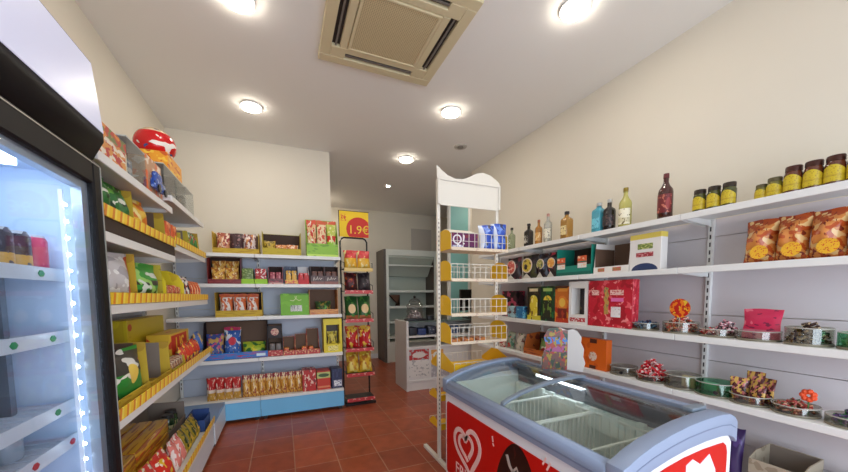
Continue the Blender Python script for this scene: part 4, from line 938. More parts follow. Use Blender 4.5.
sw = MB().ribbon([(-.06, .12), (-.035, .07), (-.01, .05), (0, 0), (.01, -.08), (.02, -.16)], .022, -.0022, -.001).ribbon([(-.01, .05), (.02, .085), (.045, .05), (.02, .01), (.045, -.03)], .014, -.0022, -.001).ribbon([(.02, .06), (.075, .03), (.10, -.01)], .02, -.0022, -.001)
sw.build('swirl_mark', M('grey_swirl', c(190, 176, 168), .5), io)
tk = MB()
for (x, z, dx, dz) in ((-.195, .165, .008, -.03), (-.19, .125, .012, -.012), (.20, .19, .02, .04), (.225, .175, .022, .042), (.33, .10, .02, .03)):
    tk.ribbon([(x, z), (x + dx, z + dz)], .009, -.0012, .0005)
front_item(tk, 'tick_marks', em, 1.335, .44)
ew = MB().prism([(1.41, .12), (1.41, .735), (1.45, .752), (1.50, .722), (1.56, .752), (1.605, .68), (1.65, .45), (1.66, .12)], 'y', FY0 + .0052, FY0 + .0075)
ew.build('ice_cream_picture', M('white_print', c(232, 228, 240), .5), fz, world=True)
ew2 = MB().prism([(1.16, .12), (1.16, .56), (1.30, .70), (1.345, .715), (1.34, .12)], 'y', FY0 + .0052, FY0 + .0075)
ew2.build('swirl_mark', M('white_print', c(232, 228, 240), .5), fz, world=True)
# wire baskets
def basket(y0, y1, label):
    t = thing('wire_basket', label, 'basket', (1.39, (y0 + y1) / 2, .3126), group='freezer baskets')
    hw, hd, hz = .245, (y1 - y0) / 2, .40
    m = M('basket_wire', c(240, 240, 232), .4)
    MB().tube([(-hw, -hd, hz), (hw, -hd, hz), (hw, hd, hz), (-hw, hd, hz)], .008, 6, closed=True).build('rim', m, t)
    MB().tube([(-hw, -hd, .007), (hw, -hd, .007), (hw, hd, .007), (-hw, hd, .007)], .005, 6, closed=True).tube([(-hw, -hd, hz * .5), (hw, -hd, hz * .5), (hw, hd, hz * .5), (-hw, hd, hz * .5)], .003, 5, closed=True).build('frame', m, t)
    w = MB(); nx = 15
    for i in range(nx + 1):
        x = -hw + 2 * hw * i / nx
        w.tube([(x, -hd, hz), (x, -hd, .006), (x, hd, .006), (x, hd, hz)], .0036, 4)
    for i in range(1, 9):
        y = -hd + 2 * hd * i / 9
        w.tube([(-hw, y, hz), (-hw, y, .006), (hw, y, .006), (hw, y, hz)], .0032, 4)
    w.build('wire_mesh', m, t)
    return t
basket(1.37, 1.70, 'white wire basket in the middle of the freezer, further one')
basket(1.02, 1.35, 'white wire basket in the freezer nearer the camera')
packet('ice_lolly_pack', .10, .05, .03, M('dark_red_wrap', c(130, 30, 36), .4), 'dark red ice lolly pack lying in the nearer freezer basket', 'ice lolly', 'R', 1.22, 1.2, .3126 + .0085)

# folded cardboard cut-out on the rear rim
co = thing('cardboard_cutout', 'printed cardboard counter display with white wavy side standing on the freezer rear rim', 'display', (1.695, 1.645, .8925))
pf = [(-.085, 0), (.075, 0), (.09, .07), (.082, .14), (.095, .20), (.075, .262), (.02, .285), (-.05, .272), (-.075, .22), (-.06, .15), (-.085, .09)]
cm = PR('cutout_print', c(104, 66, 58), [(c(160, 52, 40), (6, 3, 6), .54), (c(150, 126, 36), (8, 3, 8), .6), (c(44, 62, 46), (6, 3, 6), .6)], [(.42, .56, c(150, 70, 120)), (.6, .76, c(56, 110, 180)), (.93, 1, c(200, 184, 170))])
fo = MB().prism(pf, 'y', -.002, .002).build('printed_front', cm, co)
fo.location = (-.02, .055, 0); fo.rotation_euler = (0, 0, -PI / 2 + .95)
sp = [(0, 0), (.10, 0), (.115, .06), (.10, .10), (.105, .15), (.085, .19), (.088, .225), (.06, .262), (.03, .275), (0, .265)]
so = MB().prism(sp, 'y', -.002, .002).build('white_side', M('cutout_white', c(226, 222, 220), .6), co)
so.location = (-.02 + .075 * math.cos(-PI / 2 + .95), .055 + .075 * math.sin(-PI / 2 + .95) - .002, 0); so.rotation_euler = (0, 0, -PI / 2 + .35)

# ------------------------------------------------------------------ white tray stand with yellow ends
ts = thing('display_stand', 'tall white wire display stand with yellow trays behind the freezer', 'display stand', (1.44, 2.45, 0))
PLX, PRX, PY = -.275, .28, 0
stand_w = M('stand_white', c(226, 220, 208), .45)
stand_y = M('stand_yellow', c(240, 190, 20), .45)
for x in (PLX, PRX):
    p = MB().box(x - .014, x + .014, PY - .012, PY + .012, .03, 2.31).build('post', stand_w, ts, bevel=.003)
    sm = MB(); z = .3
    sm.box(x - .004, x + .004, PY - .0126, PY - .0116, z, 2.0)
    sm.build('slot_row', SLOT2, p)
    MB().box(x - .018, x + .018, -.27, .30, 0, .03).build('foot_bar', stand_w, ts, bevel=.004)
hw_ = [(PLX - .016, 2.12), (PRX + .016, 2.12), (PRX + .016, 2.315)]
wave = [(PRX + .014, 2.335), (.26, 2.36), (.20, 2.392), (.13, 2.405), (.07, 2.392), (.0, 2.355), (-.06, 2.33), (-.13, 2.325), (-.20, 2.345), (-.25, 2.375), (-.295, 2.41)]
MB().prism([(PLX - .012, 2.115), (PRX + .016, 2.115)] + wave, 'y', -.022, -.0125).build('header_board', stand_w, ts)
hf = MB().box(PLX - .016, PRX + .018, -.032, -.0225, 2.30, 2.315).box(PLX - .016, PLX + .004, -.032, -.0225, 2.115, 2.30).box(PRX - .002, PRX + .018, -.032, -.0225, 2.115, 2.30).box(PLX + .004, PRX - .002, -.032, -.0225, 2.105, 2.115)
hf.build('header_frame', stand_w, ts, bevel=.002)
cream_strip = PR('cream_price_strip', c(226, 206, 180), [(c(190, 150, 130), (14, 1, 3), .62)])
def stand_tray(z, y0, y1, hgt, x0, x1, big=False):
    fl_ = MB().box(x0, x1, y0, y1, z, z + .006).build('tray_floor', cream_strip if not big else stand_y, ts)
    m = MB()
    m.tube([(x0, y0, z + hgt), (x1, y0, z + hgt)], .003, 5).tube([(x0, y0, z + .004), (x1, y0, z + .004)], .003, 5).tube([(x0, y1, z + hgt), (x1, y1, z + hgt)], .003, 5).tube([(x0, y0, z + hgt * .5), (x1, y0, z + hgt * .5)], .002, 5)
    n = 10
    for i in range(n + 1):
        x = x0 + (x1 - x0) * i / n
        m.tube([(x, y0, z + .004), (x, y0, z + hgt)], .0025, 5).tube([(x, y1, z + .004), (x, y1, z + hgt)], .0025, 5)
    m.build('wire_guard', stand_w, fl_)
    yc, hw2 = (y0 + y1) / 2, (y1 - y0) / 2
    for x in (x0 - .004, x1 + .001):
        if big: pts = [(y0, z), (y1, z + .012), (y1, z + hgt * .45), (yc + hw2 * .25, z + hgt * 1.6), (yc - hw2 * .15, z + hgt * 1.6), (y0, z + hgt * .85)]
        else: pts = [(y0, z), (y1, z)] + [(yc + hw2 * math.cos(t), z + hgt * .72 + hgt * .55 * math.sin(t)) for t in [PI * i / 12 for i in range(13)]]
        MB().prism(pts, 'x', x, x + .003).build('end_panel', stand_y, fl_)
    MB().box(x0 - .03, x0 - .0045, -.004, .004, z + .0, z + .05).build('hook', stand_w, fl_)
    if big: MB().box(x0, x1, y0 - .0075, y0 - .0045, z - .005, z + hgt * .85).build('price_strip', stand_y, fl_)
    else: MB().box(x0, x1, y0 - .006, y0 - .0035, z - .008, z + hgt * .12).build('price_strip', cream_strip, fl_)
TX0, TX1 = -.255, .26
for z in (1.745, 1.508, 1.238, 1.018): stand_tray(z, -.185, .06, .125, TX0, TX1)
stand_tray(.79, -.235, .19, .085, TX0, TX1, True)
for z in (.51, .26): stand_tray(z, .03, .235, .05, TX0, TX1, True)
zt = 1.745 + .0066
o = thing('cereal_bar_box', 'purple box with white open flap lettered Q! in the top tray of the stand', 'box', (1.44 - .135, 2.45 - .168, zt))
purple = M('purple_card', c(92, 26, 84), .5)
b = MB().box(-.105, .125, 0, .16, 0, .12); b.build('body', PR('purple_print', c(98, 24, 80), [(c(130, 40, 60), (4, 2, 3), .6)], [(0, .18, c(70, 30, 70))]), o, bevel=.002)
fp = MB().prism([(0, .1205), (.004, .1205), (.11, .158), (.106, .161)], 'x', -.115, .115).build('open_flap', M('flap_white', c(232, 226, 212), .6), o)
text('Q!', .105, M('letter_white', c(240, 236, 240), .5), o, (-.045, -.001, .034))
MB().box(-.10, -.01, -.0016, .0005, .006, .026).build('white_panel', PR('white_small_print', c(150, 146, 180), [(c(230, 226, 236), (9, 1, 3), .5)]), o)
blue_w = PR('blue_white_pouch', c(40, 78, 180), [(c(90, 130, 214), (3, 2, 3), .58), (c(30, 40, 90), (4, 2, 4), .62)], [], [(.12, .45, .22, .6, c(226, 230, 240))], rough=.3)
for k, (x, yw) in enumerate(((.085, -.25), (.205, -.25))):
    bag('pouch', .135, .205 + .02 * k, .07, blue_w, ('left', 'right')[k] + ' blue and white pouch leaning in the top tray of the stand', 'B', 1.44 + x, 2.45 - .17, zt, 'blue and white pouches', seed=200 + k, tilt=.12, cat='pouch', yaw=yw)
for k, x in enumerate((-.20, -.08, .04)):
    packet('snack_bar', .09, .12, .025, PR('tan_bar', c(206, 130, 60), [(c(130, 60, 50), (3, 2, 3), .56)]), ('left', 'middle', 'right')[k] + ' tan bar lying in the fourth tray of the stand', 'snack bar', 'B', 1.44 + x, 2.45 - .15, 1.018 + .0066, 'tan bars in the stand')

# ------------------------------------------------------------------ right wall: top shelf bottles and jars
R1, R2, R3, R4 = 1.89 + e, 1.558 + e, 1.135 + e, .775 + e
def bottle(y, r, h, glass_m, cap_m, label, lab_m, neck=.3, sh='round', lz=(.18, .5), x=2.43, lab2=None, liquid=None, sq=False):
    o = thing('bottle', label, 'bottle', (x, y, R1), group='spirit and wine bottles')
    h *= .94; bh = h * (1 - neck)
    if sh == 'wine': prof = [(0, 0), (r * .9, 0), (r, .006), (r, bh * .86), (r * .92, bh * .95), (r * .55, bh * 1.06), (r * .36, bh * 1.16), (r * .34, h * .93)]
    else: prof = [(0, 0), (r * .92, 0), (r, .006), (r, bh * .92), (r * .9, bh), (r * .42, bh * 1.09), (r * .36, bh * 1.14), (r * .36, h * .9)]
    b = MB().lathe(prof + [(0, prof[-1][1])], 4 if sq else 20, a0=PI / 4 if sq else 0, a1=2 * PI + (PI / 4 if sq else 0))
    b.build('glass_body', glass_m, o, bevel=.004 if sq else 0, smooth=40)
    MB().lathe([(0, h), (r * .38, h), (r * .40, h * .9 + .001), (0, h * .9 + .001)], 14).build('cap', cap_m, o)
    a, bb = lz
    if sq:
        q = r * math.cos(PI / 4)
        MB().box(-q - .0016, -q + .0006, -q * .8, q * .8, a * h, bb * h).build('label', lab_m, o)
    else:
        MB().lathe([(r + .0005, a * h), (r + .0014, a * h), (r + .0014, bb * h), (r + .0005, bb * h)], 20, a0=PI * .55, a1=PI * 1.45).build('label', lab_m, o)
    return o
cap_k = M('cap_black', c(28, 26, 28), .35); cap_g = M('cap_gold', c(190, 150, 70), .35, .6); cap_w = M('cap_silver', c(190, 190, 190), .35, .6)
BG = lambda n, col, t=.25: M(n, col, .08, trans=t, coat=.5)
lb_w = PR('label_cream', c(226, 220, 200), [(c(90, 80, 70), (3, 6, 6), .6)])
bottle(3.16, .042, .275, BG('pale_green_bottle', c(176, 186, 150), .5), cap_k, 'pale green bottle with a dark cap at the far left of the top right shelf', PR('label_dkgreen', c(120, 130, 100), [(c(226, 226, 210), (3, 5, 5), .56)]), sq=True)
bottle(2.875, .050, .265, BG('black_bottle', c(30, 26, 28), .05), cap_k, 'black square bottle with pale label, second from the far left of the top right shelf', PR('label_black_white', c(40, 36, 36), [(c(206, 200, 190), (3, 4, 5), .54)]), sq=True)
bottle(2.725, .036, .275, BG('amber_bottle', c(190, 130, 60), .3), M('cap_orange', c(160, 90, 60), .4), 'slim amber bottle between the black bottle and the clear bottle', PR('label_amber', c(206, 150, 80), [(c(236, 206, 150), (3, 4, 4), .55)]))
bottle(2.595, .038, .31, BG('clear_bottle', c(206, 206, 196), .6), M('cap_pinkish', c(180, 130, 116), .4), 'clear bottle with a pinkish cap beside the slim amber bottle', lb_w)
bottle(2.36, .056, .275, BG('honey_bottle', c(186, 136, 60), .3), cap_k, 'square honey-coloured bottle with black cap and cream label', PR('label_honey', c(226, 206, 150), [(c(120, 80, 40), (3, 4, 5), .57)]), sq=True, neck=.25)
bottle(2.02, .056, .265, BG('aqua_bottle', c(90, 190, 214), .35), cap_w, 'aqua blue square bottle with a silver cap', PR('label_aqua', c(120, 206, 224), [(c(50, 110, 150), (3, 4, 5), .6)]), sq=True, neck=.22)
bottle(1.925, .046, .27, BG('black_round_bottle', c(26, 22, 24), .05), cap_w, 'black round bottle beside the aqua blue bottle', PR('label_red_dark', c(90, 70, 70), [(c(40, 36, 40), (3, 4, 5), .5)]))
bottle(1.79, .044, .325, BG('white_wine_bottle', c(206, 200, 110), .4), M('cap_olive', c(140, 120, 40), .4, .3), 'tall white wine bottle with a cream label on the top right shelf', PR('label_wine', c(236, 230, 206), [(c(110, 90, 50), (4, 3, 6), .6)], [(.12, .42, c(214, 206, 170))]), sh='wine', lz=(.1, .48))
bottle(1.50, .044, .335, BG('red_wine_bottle', c(70, 26, 22), .1), M('cap_maroon', c(96, 30, 34), .4), 'dark red bottle with maroon neck, nearest of the bottles to the jars', PR('label_maroon', c(110, 30, 36), [(c(190, 110, 90), (3, 4, 5), .58)], [], [(.5, .5, .3, .3, c(150, 50, 50))]), sh='wine', lz=(.16, .55))
yl = M('jar_label_yellow', c(226, 206, 40), .5)
def jar(y, r, h, body, lidm, label, x=2.42):
    o = thing('olive_jar', label, 'jar', (x, y, R1), group='jars on the top right shelf')
    MB().lathe([(0, 0), (r * .92, 0), (r, .006), (r, h * .72), (r * .85, h * .82), (0, h * .82)], 20).build('body', body, o)
    MB().lathe([(0, h), (r * .86, h), (r * .9, h - .004), (r * .9, h * .825), (0, h * .825)], 20).build('lid', lidm, o)
    P = []
    l = MB(); n = 16; st = 0
    l.lathe([(r + .0005, h * .16), (r + .0014, h * .16), (r + .0014, h * .5), (r + .0005, h * .5)], 18, a0=PI * .55, a1=PI * 1.45)
    for i in range(n):     # arched top of the label
        t0, t1 = PI * (.55 + .9 * i / n), PI * (.55 + .9 * (i + 1) / n)
        z0, z1 = h * (.5 + .2 * math.sin(PI * i / n)), h * (.5 + .2 * math.sin(PI * (i + 1) / n))
        R = r + .0014
        l.poly([(R * math.cos(t0), R * math.sin(t0), h * .5), (R * math.cos(t1), R * math.sin(t1), h * .5), (R * math.cos(t1), R * math.sin(t1), z1), (R * math.cos(t0), R * math.sin(t0), z0)])
    l.build('label', PR('jar_label_print', c(206, 182, 40), [(c(170, 140, 34), (9, 9, 14), .6)], [(.30, .42, c(190, 160, 36))]), o)
    return o
olive = M('olive_jar_glass', c(70, 72, 30), .12, coat=.5); gherk = M('olive_light_jar', c(110, 104, 40), .12, coat=.5); brn = M('brown_jar_glass', c(96, 48, 26), .12, coat=.5)
lid_k = M('jar_lid_black', c(54, 44, 36), .35, .4); lid_b = M('jar_lid_brown', c(70, 36, 28), .35, .4); lid_g = M('jar_lid_green', c(96, 88, 60), .35, .4)
for y, l in ((1.288, 'small dark olive jar nearest the dark red bottle'), (1.213, 'middle one of the three small dark olive jars'), (1.139, 'nearest one of the three small dark olive jars')): jar(y, .034, .145, olive, lid_k, l)
jar(.995, .026, .09, gherk, lid_g, 'smallest jar at the left of the row of brown jars')
jar(.942, .032, .11, gherk, lid_g, 'small green-lidded jar beside the large brown jars')
for y, l in ((.873, 'leftmost of the large brown-lidded jars'), (.802, 'second of the large brown-lidded jars from the left'), (.732, 'third of the large brown-lidded jars from the left'), (.661, 'large brown-lidded jar cut by the right edge')): jar(y, .0345, .145, brn, lid_b, l)

# second shelf
def giftpack(y, w, h, mat, disc, label):
    o = thing('gift_pack', label, 'gift pack', (2.36, y, R2), -PI / 2, 'round-badged gift packs')
    bag_mesh(w, h, .11, int(y * 100)).build('body', mat, o, smooth=60)
    b = MB().lathe([(0, 0), (w * .27, 0), (w * .29, .004), (w * .29, .007), (0, .007)], 22).build('badge', disc, o, loc=(0, .004, h * .56)); b.rotation_euler = (PI / 2, 0, 0)
    b = MB().lathe([(w * .29, -.001), (w * .335, -.001), (w * .335, .005), (w * .29, .005), (w * .29, -.001)], 22).build('badge_rim', M('badge_rim', c(226, 206, 190), .5), o, loc=(0, .004, h * .56)); b.rotation_euler = (PI / 2, 0, 0)
    MB().prism([(-w * .3, .002), (w * .3, .002), (0, h * .22)], 'y', -.006, -.001).build('pale_triangle', M('pale_tri', c(196, 190, 180), .5), o)
bk = lambda n, col: PR(n, c(54, 40, 44), [(col, (3, 2, 3), .52), (c(30, 24, 28), (4, 2, 4), .58)], [(.82, 1, c(36, 26, 34))])
giftpack(3.08, .235, .245, bk('gift_red', c(120, 50, 60)), PR('badge_red', c(200, 90, 80), [(c(236, 190, 170), (4, 4, 4), .56)]), 'dark red gift pack with a red badge, far left of the second right shelf')
giftpack(2.815, .23, .245, bk('gift_olive', c(70, 70, 40)), PR('badge_yellow', c(206, 180, 70), [(c(110, 90, 30), (4, 4, 4), .58)]), 'dark olive gift pack with a yellow badge on the second right shelf')
giftpack(2.62, .15, .24, bk('gift_blue', c(80, 90, 110)), PR('badge_green', c(150, 150, 80), [(c(200, 190, 120), (4, 4, 4), .55)]), 'dark blue gift pack with a green badge on the second right shelf')
giftpack(2.475, .145, .24, bk('gift_pink', c(196, 70, 90)), PR('badge_orange', c(226, 150, 70), [(c(240, 206, 110), (4, 4, 4), .55)]), 'pink gift pack with an orange badge next to the teal carton')
teal = M('teal_card', c(22, 130, 112), .5)
o = tray('display_carton', .375, .22, .25, .085, .245, teal, 'teal display carton with dark inside on the second right shelf', 'R', 2.20, 2.345, R2, inner=dark_in, cut=.02)
MB().box(-.187, .187, -.0012, .0005, .006, .03).build('lower_band', M('teal_dark', c(16, 96, 84), .5), o)
for x in (-.13, .10):
    f = MB().box(x - .045, x + .045, -.004, -.001, .06, .16).build('printed_figure', PR('orange_cone_print', c(214, 90, 50), [(c(240, 200, 170), (3, 2, 3), .58)], [(0, .4, c(226, 226, 220)), (.45, .55, c(22, 110, 96))]), o)
wc = M('white_card', c(230, 226, 222), .55)
o = tray('display_carton', .30, .24, .245, .05, .24, wc, 'white open display carton with a brown empty inside on the second right shelf', 'R', 1.836, 2.345, R2, inner=brown_in, cut=.10)
for xa, xb in ((-.11, -.05), (.02, .09)): MB().box(xa, xb, -.0012, .0005, .012, .04).build('small_print', PR('rosy_print', c(200, 90, 80), [(c(110, 150, 80), (6, 2, 4), .54)]), o)
MB().box(-.144, .144, .2335, .2345, .006, .235).box(-.1448, -.1438, .01, .23, .006, .2).box(.1438, .1448, .01, .23, .006, .2).build('brown_lining', M('brown_lining', c(100, 74, 58), .8), o)
o = carton('cereal_box', .22, .07, .255, PR('white_yellow_box', c(228, 224, 220), [], [(.86, 1, c(222, 200, 90))], [(.5, 0, .42, .2, c(44, 60, 100))]), 'white box with a yellow top and dark blue arc at its foot', 'box', 'R', 1.572, 2.345, R2)
MB().box(-.05, .055, -.0015, .0005, .148, .186).build('green_mark', PR('green_mark_print', c(110, 130, 60), [(c(190, 190, 120), (5, 2, 4), .55)]), o)
MB().box(-.06, .06, -.0015, .0005, .095, .125).build('red_mark', PR('red_mark_print2', c(160, 50, 60), [(c(214, 150, 150), (6, 2, 4), .56)]), o)
br = PR('bread_crisp_bag', c(208, 132, 66), [(c(176, 78, 34), (5, 3, 7), .55), (c(226, 190, 130), (4, 3, 5), .58), (c(120, 44, 28), (8, 3, 9), .64)], [(.88, 1, c(150, 62, 36))], rough=.2)
for k, (y, w) in enumerate(((.982, .136), (.858, .128), (.736, .128), (.614, .128))):
    o = thing('crisp_bag', ('leftmost', 'second', 'third', 'rightmost')[k] + ' large brown crisp bag with a yellow badge on the second right shelf', 'crisp bag', (2.35, y, R2), -PI / 2, 'large brown crisp bags')
    bag_mesh(w, .235, .12, 220 + k, tilt=.10).build('body', br, o, smooth=60)
    bd = MB().lathe([(0, 0), (.037, 0), (.037, .003), (0, .003)], 20).build('badge', PR('badge_yellow_red', c(232, 178, 40), [(c(206, 80, 30), (9, 9, 5), .58)]), o, loc=(.018, .006, .055)); bd.rotation_euler = (PI / 2 - .12, 0, 0)

# third shelf
carton('gift_box', .27, .12, .30, PR('pink_black_box', c(70, 34, 46), [(c(190, 70, 100), (3, 2, 3), .53), (c(24, 18, 22), (4, 2, 4), .58)]), 'black and pink patterned box at the far left of the third right shelf', 'box', 'R', 3.25, 2.47, R3)
for k, (y, m) in enumerate(((3.06, PR('pale_blue_pack', c(150, 180, 190), [(c(96, 60, 66), (3, 2, 3), .55)])), (2.915, PR('blue_pack', c(40, 110, 160), [(c(100, 170, 200), (3, 2, 3), .57), (c(20, 50, 90), (3, 2, 3), .62)])))):
    packet('biscuit_pack', .14, .10, .13, m, ('pale grey-blue pack before the black and pink box', 'bright blue pack left of the yellow-black carton')[k], 'biscuit pack', 'R', y, 2.355, R3)
def window_carton(y, w, h, mat, wm, label, band):
    o = carton('sweets_box', w, .17, h, mat, label, 'box', 'R', y, 2.355, R3)
    pts = [(-w * .30, h * .12), (w * .30, h * .12), (w * .30, h * .58)] + [(w * .30 * math.cos(t), h * .58 + w * .3 * math.sin(t)) for t in [PI * i / 10 for i in range(1, 10)]] + [(-w * .30, h * .58)]
    MB().prism(pts, 'y', -.0012, .001).build('printed_arch', wm, o)
    MB().box(-w * .32, w * .32, -.0016, .001, h * .86, h * .95).build('title_band', band, o)
    return o
window_carton(2.70, .19, .335, PR('black_yellow_box', c(30, 28, 24), [(c(70, 60, 40), (4, 2, 4), .6)], [(0, .14, c(206, 190, 60))]), PR('arch_yellow', c(222, 200, 60), [(c(110, 80, 30), (2, 2, 2), .55), (c(240, 226, 140), (3, 2, 3), .62)]), 'black box with a yellow arched print on the third right shelf', M('band_cream', c(226, 214, 170), .5))
window_carton(2.505, .18, .335, PR('black_green_box', c(22, 60, 36), [(c(30, 110, 60), (3, 2, 3), .57)], [(0, .14, c(30, 34, 30))]), PR('arch_dark', c(40, 44, 34), [(c(110, 140, 60), (3, 2, 4), .55)], [(.78, 1, c(226, 196, 60))]), 'green and black box with a yellow-topped arch on the third right shelf', M('band_green', c(170, 200, 110), .5))
window_carton(2.32, .178, .33, PR('orange_red_box', c(206, 110, 40), [(c(226, 140, 50), (3, 2, 3), .57)], [(0, .42, c(190, 60, 34)), (.92, 1, c(70, 34, 26))]), PR('arch_orange', c(222, 130, 50), [(c(170, 60, 40), (3, 2, 3), .6)], [(.0, .44, c(120, 40, 34))], [(.5, .7, .34, .2, c(236, 190, 80))]), 'orange and red box with a yellow oval on the third right shelf', M('band_orange', c(226, 150, 60), .5))
o = thing('display_box', 'tall white box with a dark window beside the red patterned box', 'box', (2.345, 2.135, R3), -PI / 2)
b = MB(); w2, hh = .098, .368
b.box(-w2, -w2 + .03, 0, .18, 0, hh).box(w2 - .03, w2, 0, .18, 0, hh).box(-w2 + .03, w2 - .03, 0, .18, 0, .08).box(-w2 + .03, w2 - .03, 0, .18, .31, hh).box(-w2 + .03, w2 - .03, .165, .18, .08, .31)
b.build('body', wc, o)
MB().box(-w2 + .031, w2 - .031, .10, .104, .081, .309).build('window_back', PR('dark_window_print', c(48, 40, 40), [(c(110, 90, 60), (3, 2, 3), .6)]), o)
MB().box(-.085, .08, -.0012, .0005, .02, .055).build('red_print', PR('red_small_print', c(190, 50, 60), [(c(230, 220, 216), (9, 2, 3), .55)]), o)
o = carton('gift_box', .385, .07, .365, PR('red_pattern_box', c(196, 30, 52), [(c(226, 90, 100), (6, 3, 6), .58), (c(170, 20, 40), (4, 3, 4), .6), (c(236, 140, 140), (9, 3, 9), .66)]), 'large red patterned box with a white sticker on the third right shelf', 'box', 'R', 1.838, 2.345, R3)
MB().box(.02, .10, -.0015, .0005, .08, .16).build('white_sticker', PR('sticker_white', c(232, 226, 226), [(c(190, 170, 176), (3, 2, 5), .6)]), o)
for xa, xb in ((.01, .12), (-.155, -.09)): MB().box(xa, xb, -.0015, .0005, .25, .29).build('cream_mark', PR('cream_mark', c(232, 190, 180), [(c(200, 60, 70), (6, 2, 5), .55)]), o)
MB().ribbon([(-.02, .31), (-.03, .28), (-.015, .25), (-.03, .22), (-.015, .19), (-.025, .16), (-.02, .10)], .036, -.0015, .0005).build('column_mark', PR('column_mark', c(196, 150, 80), [(c(110, 130, 90), (4, 2, 5), .55)]), o)
MB().box(.02, .12, -.0015, .0005, .20, .228).build('pink_mark', M('pink_mark', c(226, 110, 170), .5), o)

dish_g = glass('dish_glass', (.86, .86, .82, 1), .16, .05)
dish_green = glass('dish_green', (.56, .82, .68, 1), .14, .05)
def dish(y, r, h, label, z, g=dish_g, x=None, grp='low glass candy dishes', round_tag=False):
    x = x or 2.325 + r
    o = thing('candy_dish', label, 'dish', (x, y, z), group=grp)
    MB().lathe([(0, 0), (r * .95, 0), (r, .006), (r, h), (r - .004, h), (r - .004, .008), (0, .006)], 28).build('bowl', g, o)
    MB().lathe([(r * .93, .0), (r * 1.0, .0008), (r * 1.012, .006), (r * 1.0, .012), (r * .93, .0)], 28).build('base_ring', M('dish_base', c(128, 120, 102), .35), o)
    MB().tube([((r - .002) * math.cos(2 * PI * i / 28), (r - .002) * math.sin(2 * PI * i / 28), h + .001) for i in range(28)], .003, 5, closed=True).build('rim', M('dish_rim', c(176, 174, 164), .2), o)
    if round_tag:
        q = MB().lathe([(0, 0), (.012, 0), (.012, .002), (0, .002)], 14).build('round_tag', black_plastic, o, loc=(-r * .92, -r * .45, h * .42)); q.rotation_euler = (0, -PI / 2, .45)
    return o
def heap(y, x, z, r, h, mat, label, n, s, seed, name='wrapped_candies', cat='candy', spike=0.0):
    """heap of small wrapped sweets"""
    q = random.Random(seed); b = MB()
    for i in range(n):
        a = q.uniform(0, 2 * PI); rad = r * math.sqrt(q.random()); zz = h * q.random() * (1 - (rad / r) ** 2 * .8)
        px, py, pz = rad * math.cos(a), rad * math.sin(a), zz + s * .6
        d = Vector((q.uniform(-1, 1), q.uniform(-1, 1), q.uniform(-.5, .8 + spike))).normalized() * s
        b.tube([(px - d.x, py - d.y, max(s * .3, pz - d.z)), (px - d.x * .5, py - d.y * .5, max(s * .5, pz - d.z * .5)), (px, py, pz), (px + d.x * .5, py + d.y * .5, pz + d.z * .5), (px + d.x, py + d.y, pz + d.z)], s * .42, 6)
    o = b.build(name, mat, smooth=60); o.location = (x, y, z)
    return tag(o, label, cat, kind='stuff')
sweet_mix = PR('sweet_mix', c(190, 70, 70), [(c(60, 70, 60), (6, 6, 6), .54), (c(230, 190, 170), (9, 9, 9), .55), (c(220, 130, 60), (8, 8, 8), .6)], rough=.25)
choc_mix = PR('choc_mix', c(70, 50, 44), [(c(190, 170, 140), (7, 7, 7), .55), (c(30, 24, 24), (8, 8, 8), .56)], rough=.25)
pinkpack = PR('pink_black_mix', c(196, 130, 140), [(c(60, 40, 48), (7, 7, 7), .52), (c(226, 200, 200), (8, 8, 8), .58)], rough=.25)
redw = PR('red_white_mix', c(206, 40, 50), [(c(240, 214, 210), (8, 8, 8), .55)], rough=.25)
bluep = PR('blue_navy_mix', c(50, 70, 110), [(c(90, 150, 190), (5, 5, 5), .57), (c(26, 30, 50), (6, 6, 6), .55)], rough=.3)
dish(1.59, .085, .05, 'low glass dish of blue wrapped sweets right of the red patterned box', R3)
heap(1.59, 2.41, R3 + .0085, .065, .06, bluep, 'blue wrapped sweets piled in the dish beside the red patterned box', 40, .02, 5)
dish(1.365, .10, .07, 'glass dish of mixed sweets under the round red lollipop sign', R3)
heap(1.365, 2.425, R3 + .0085, .08, .10, sweet_mix, 'mixed red and green sweets heaped under the round red sign', 110, .018, 6)
o = thing('round_sign', 'round red and orange candy sign standing in the sweets on the third right shelf', 'sign', (2.40, 1.36, R3 + .0085))
MB().lathe([(0, 0), (.062, 0), (.062, .006), (0, .006)], 28).build('disc', PR('lolly_print', c(196, 24, 20), [(c(240, 130, 30), (4, 4, 4), .52), (c(240, 200, 60), (5, 5, 5), .6)]), o, loc=(-.0, 0, .155)).rotation_euler = (0, -PI / 2, 0)
MB().tube([(0, 0, 0), (0, 0, .10)], .004, 6).build('stick', M('stick_white', c(226, 220, 210), .5), o)
dish(1.155, .09, .045, 'glass dish of red and pink sweets left of the pink pouch', R3)
heap(1.19, 2.40, R3 + .0085, .045, .03, redw, 'flat red sweets at the left of the dish beside the pink pouch', 24, .014, 7)
heap(1.115, 2.415, R3 + .0085, .045, .09, pinkpack, 'pink and black wrapped sweets heaped at the right of the dish by the pink pouch', 40, .018, 8)
dish(.965, .09, .05, 'glass dish holding the pink pouch on the third right shelf', R3, dish_g)
o = bag_mesh(.165, .165, .03, 240, seal=.1).build('pouch', PR('pink_pouch', c(206, 40, 84), [(c(226, 110, 130), (3, 2, 3), .6), (c(120, 20, 60), (5, 2, 9), .66)], [(.0, .3, c(200, 110, 130))]), smooth=60)
o.location = (2.40, .96, R3 + .009); o.rotation_euler = (-.12, 0, -PI / 2); tag(o, 'bright pink resealable pouch standing in a glass dish', 'pouch')
dish(.775, .085, .085, 'deep glass dish of black and cream sweets on the third right shelf', R3)
heap(.775, 2.41, R3 + .0085, .07, .095, choc_mix, 'black and cream wrapped sweets filling the deep glass dish', 90, .017, 9)
dish(.595, .085, .075, 'glass dish of pale green sweets cut by the right edge', R3, dish_green)
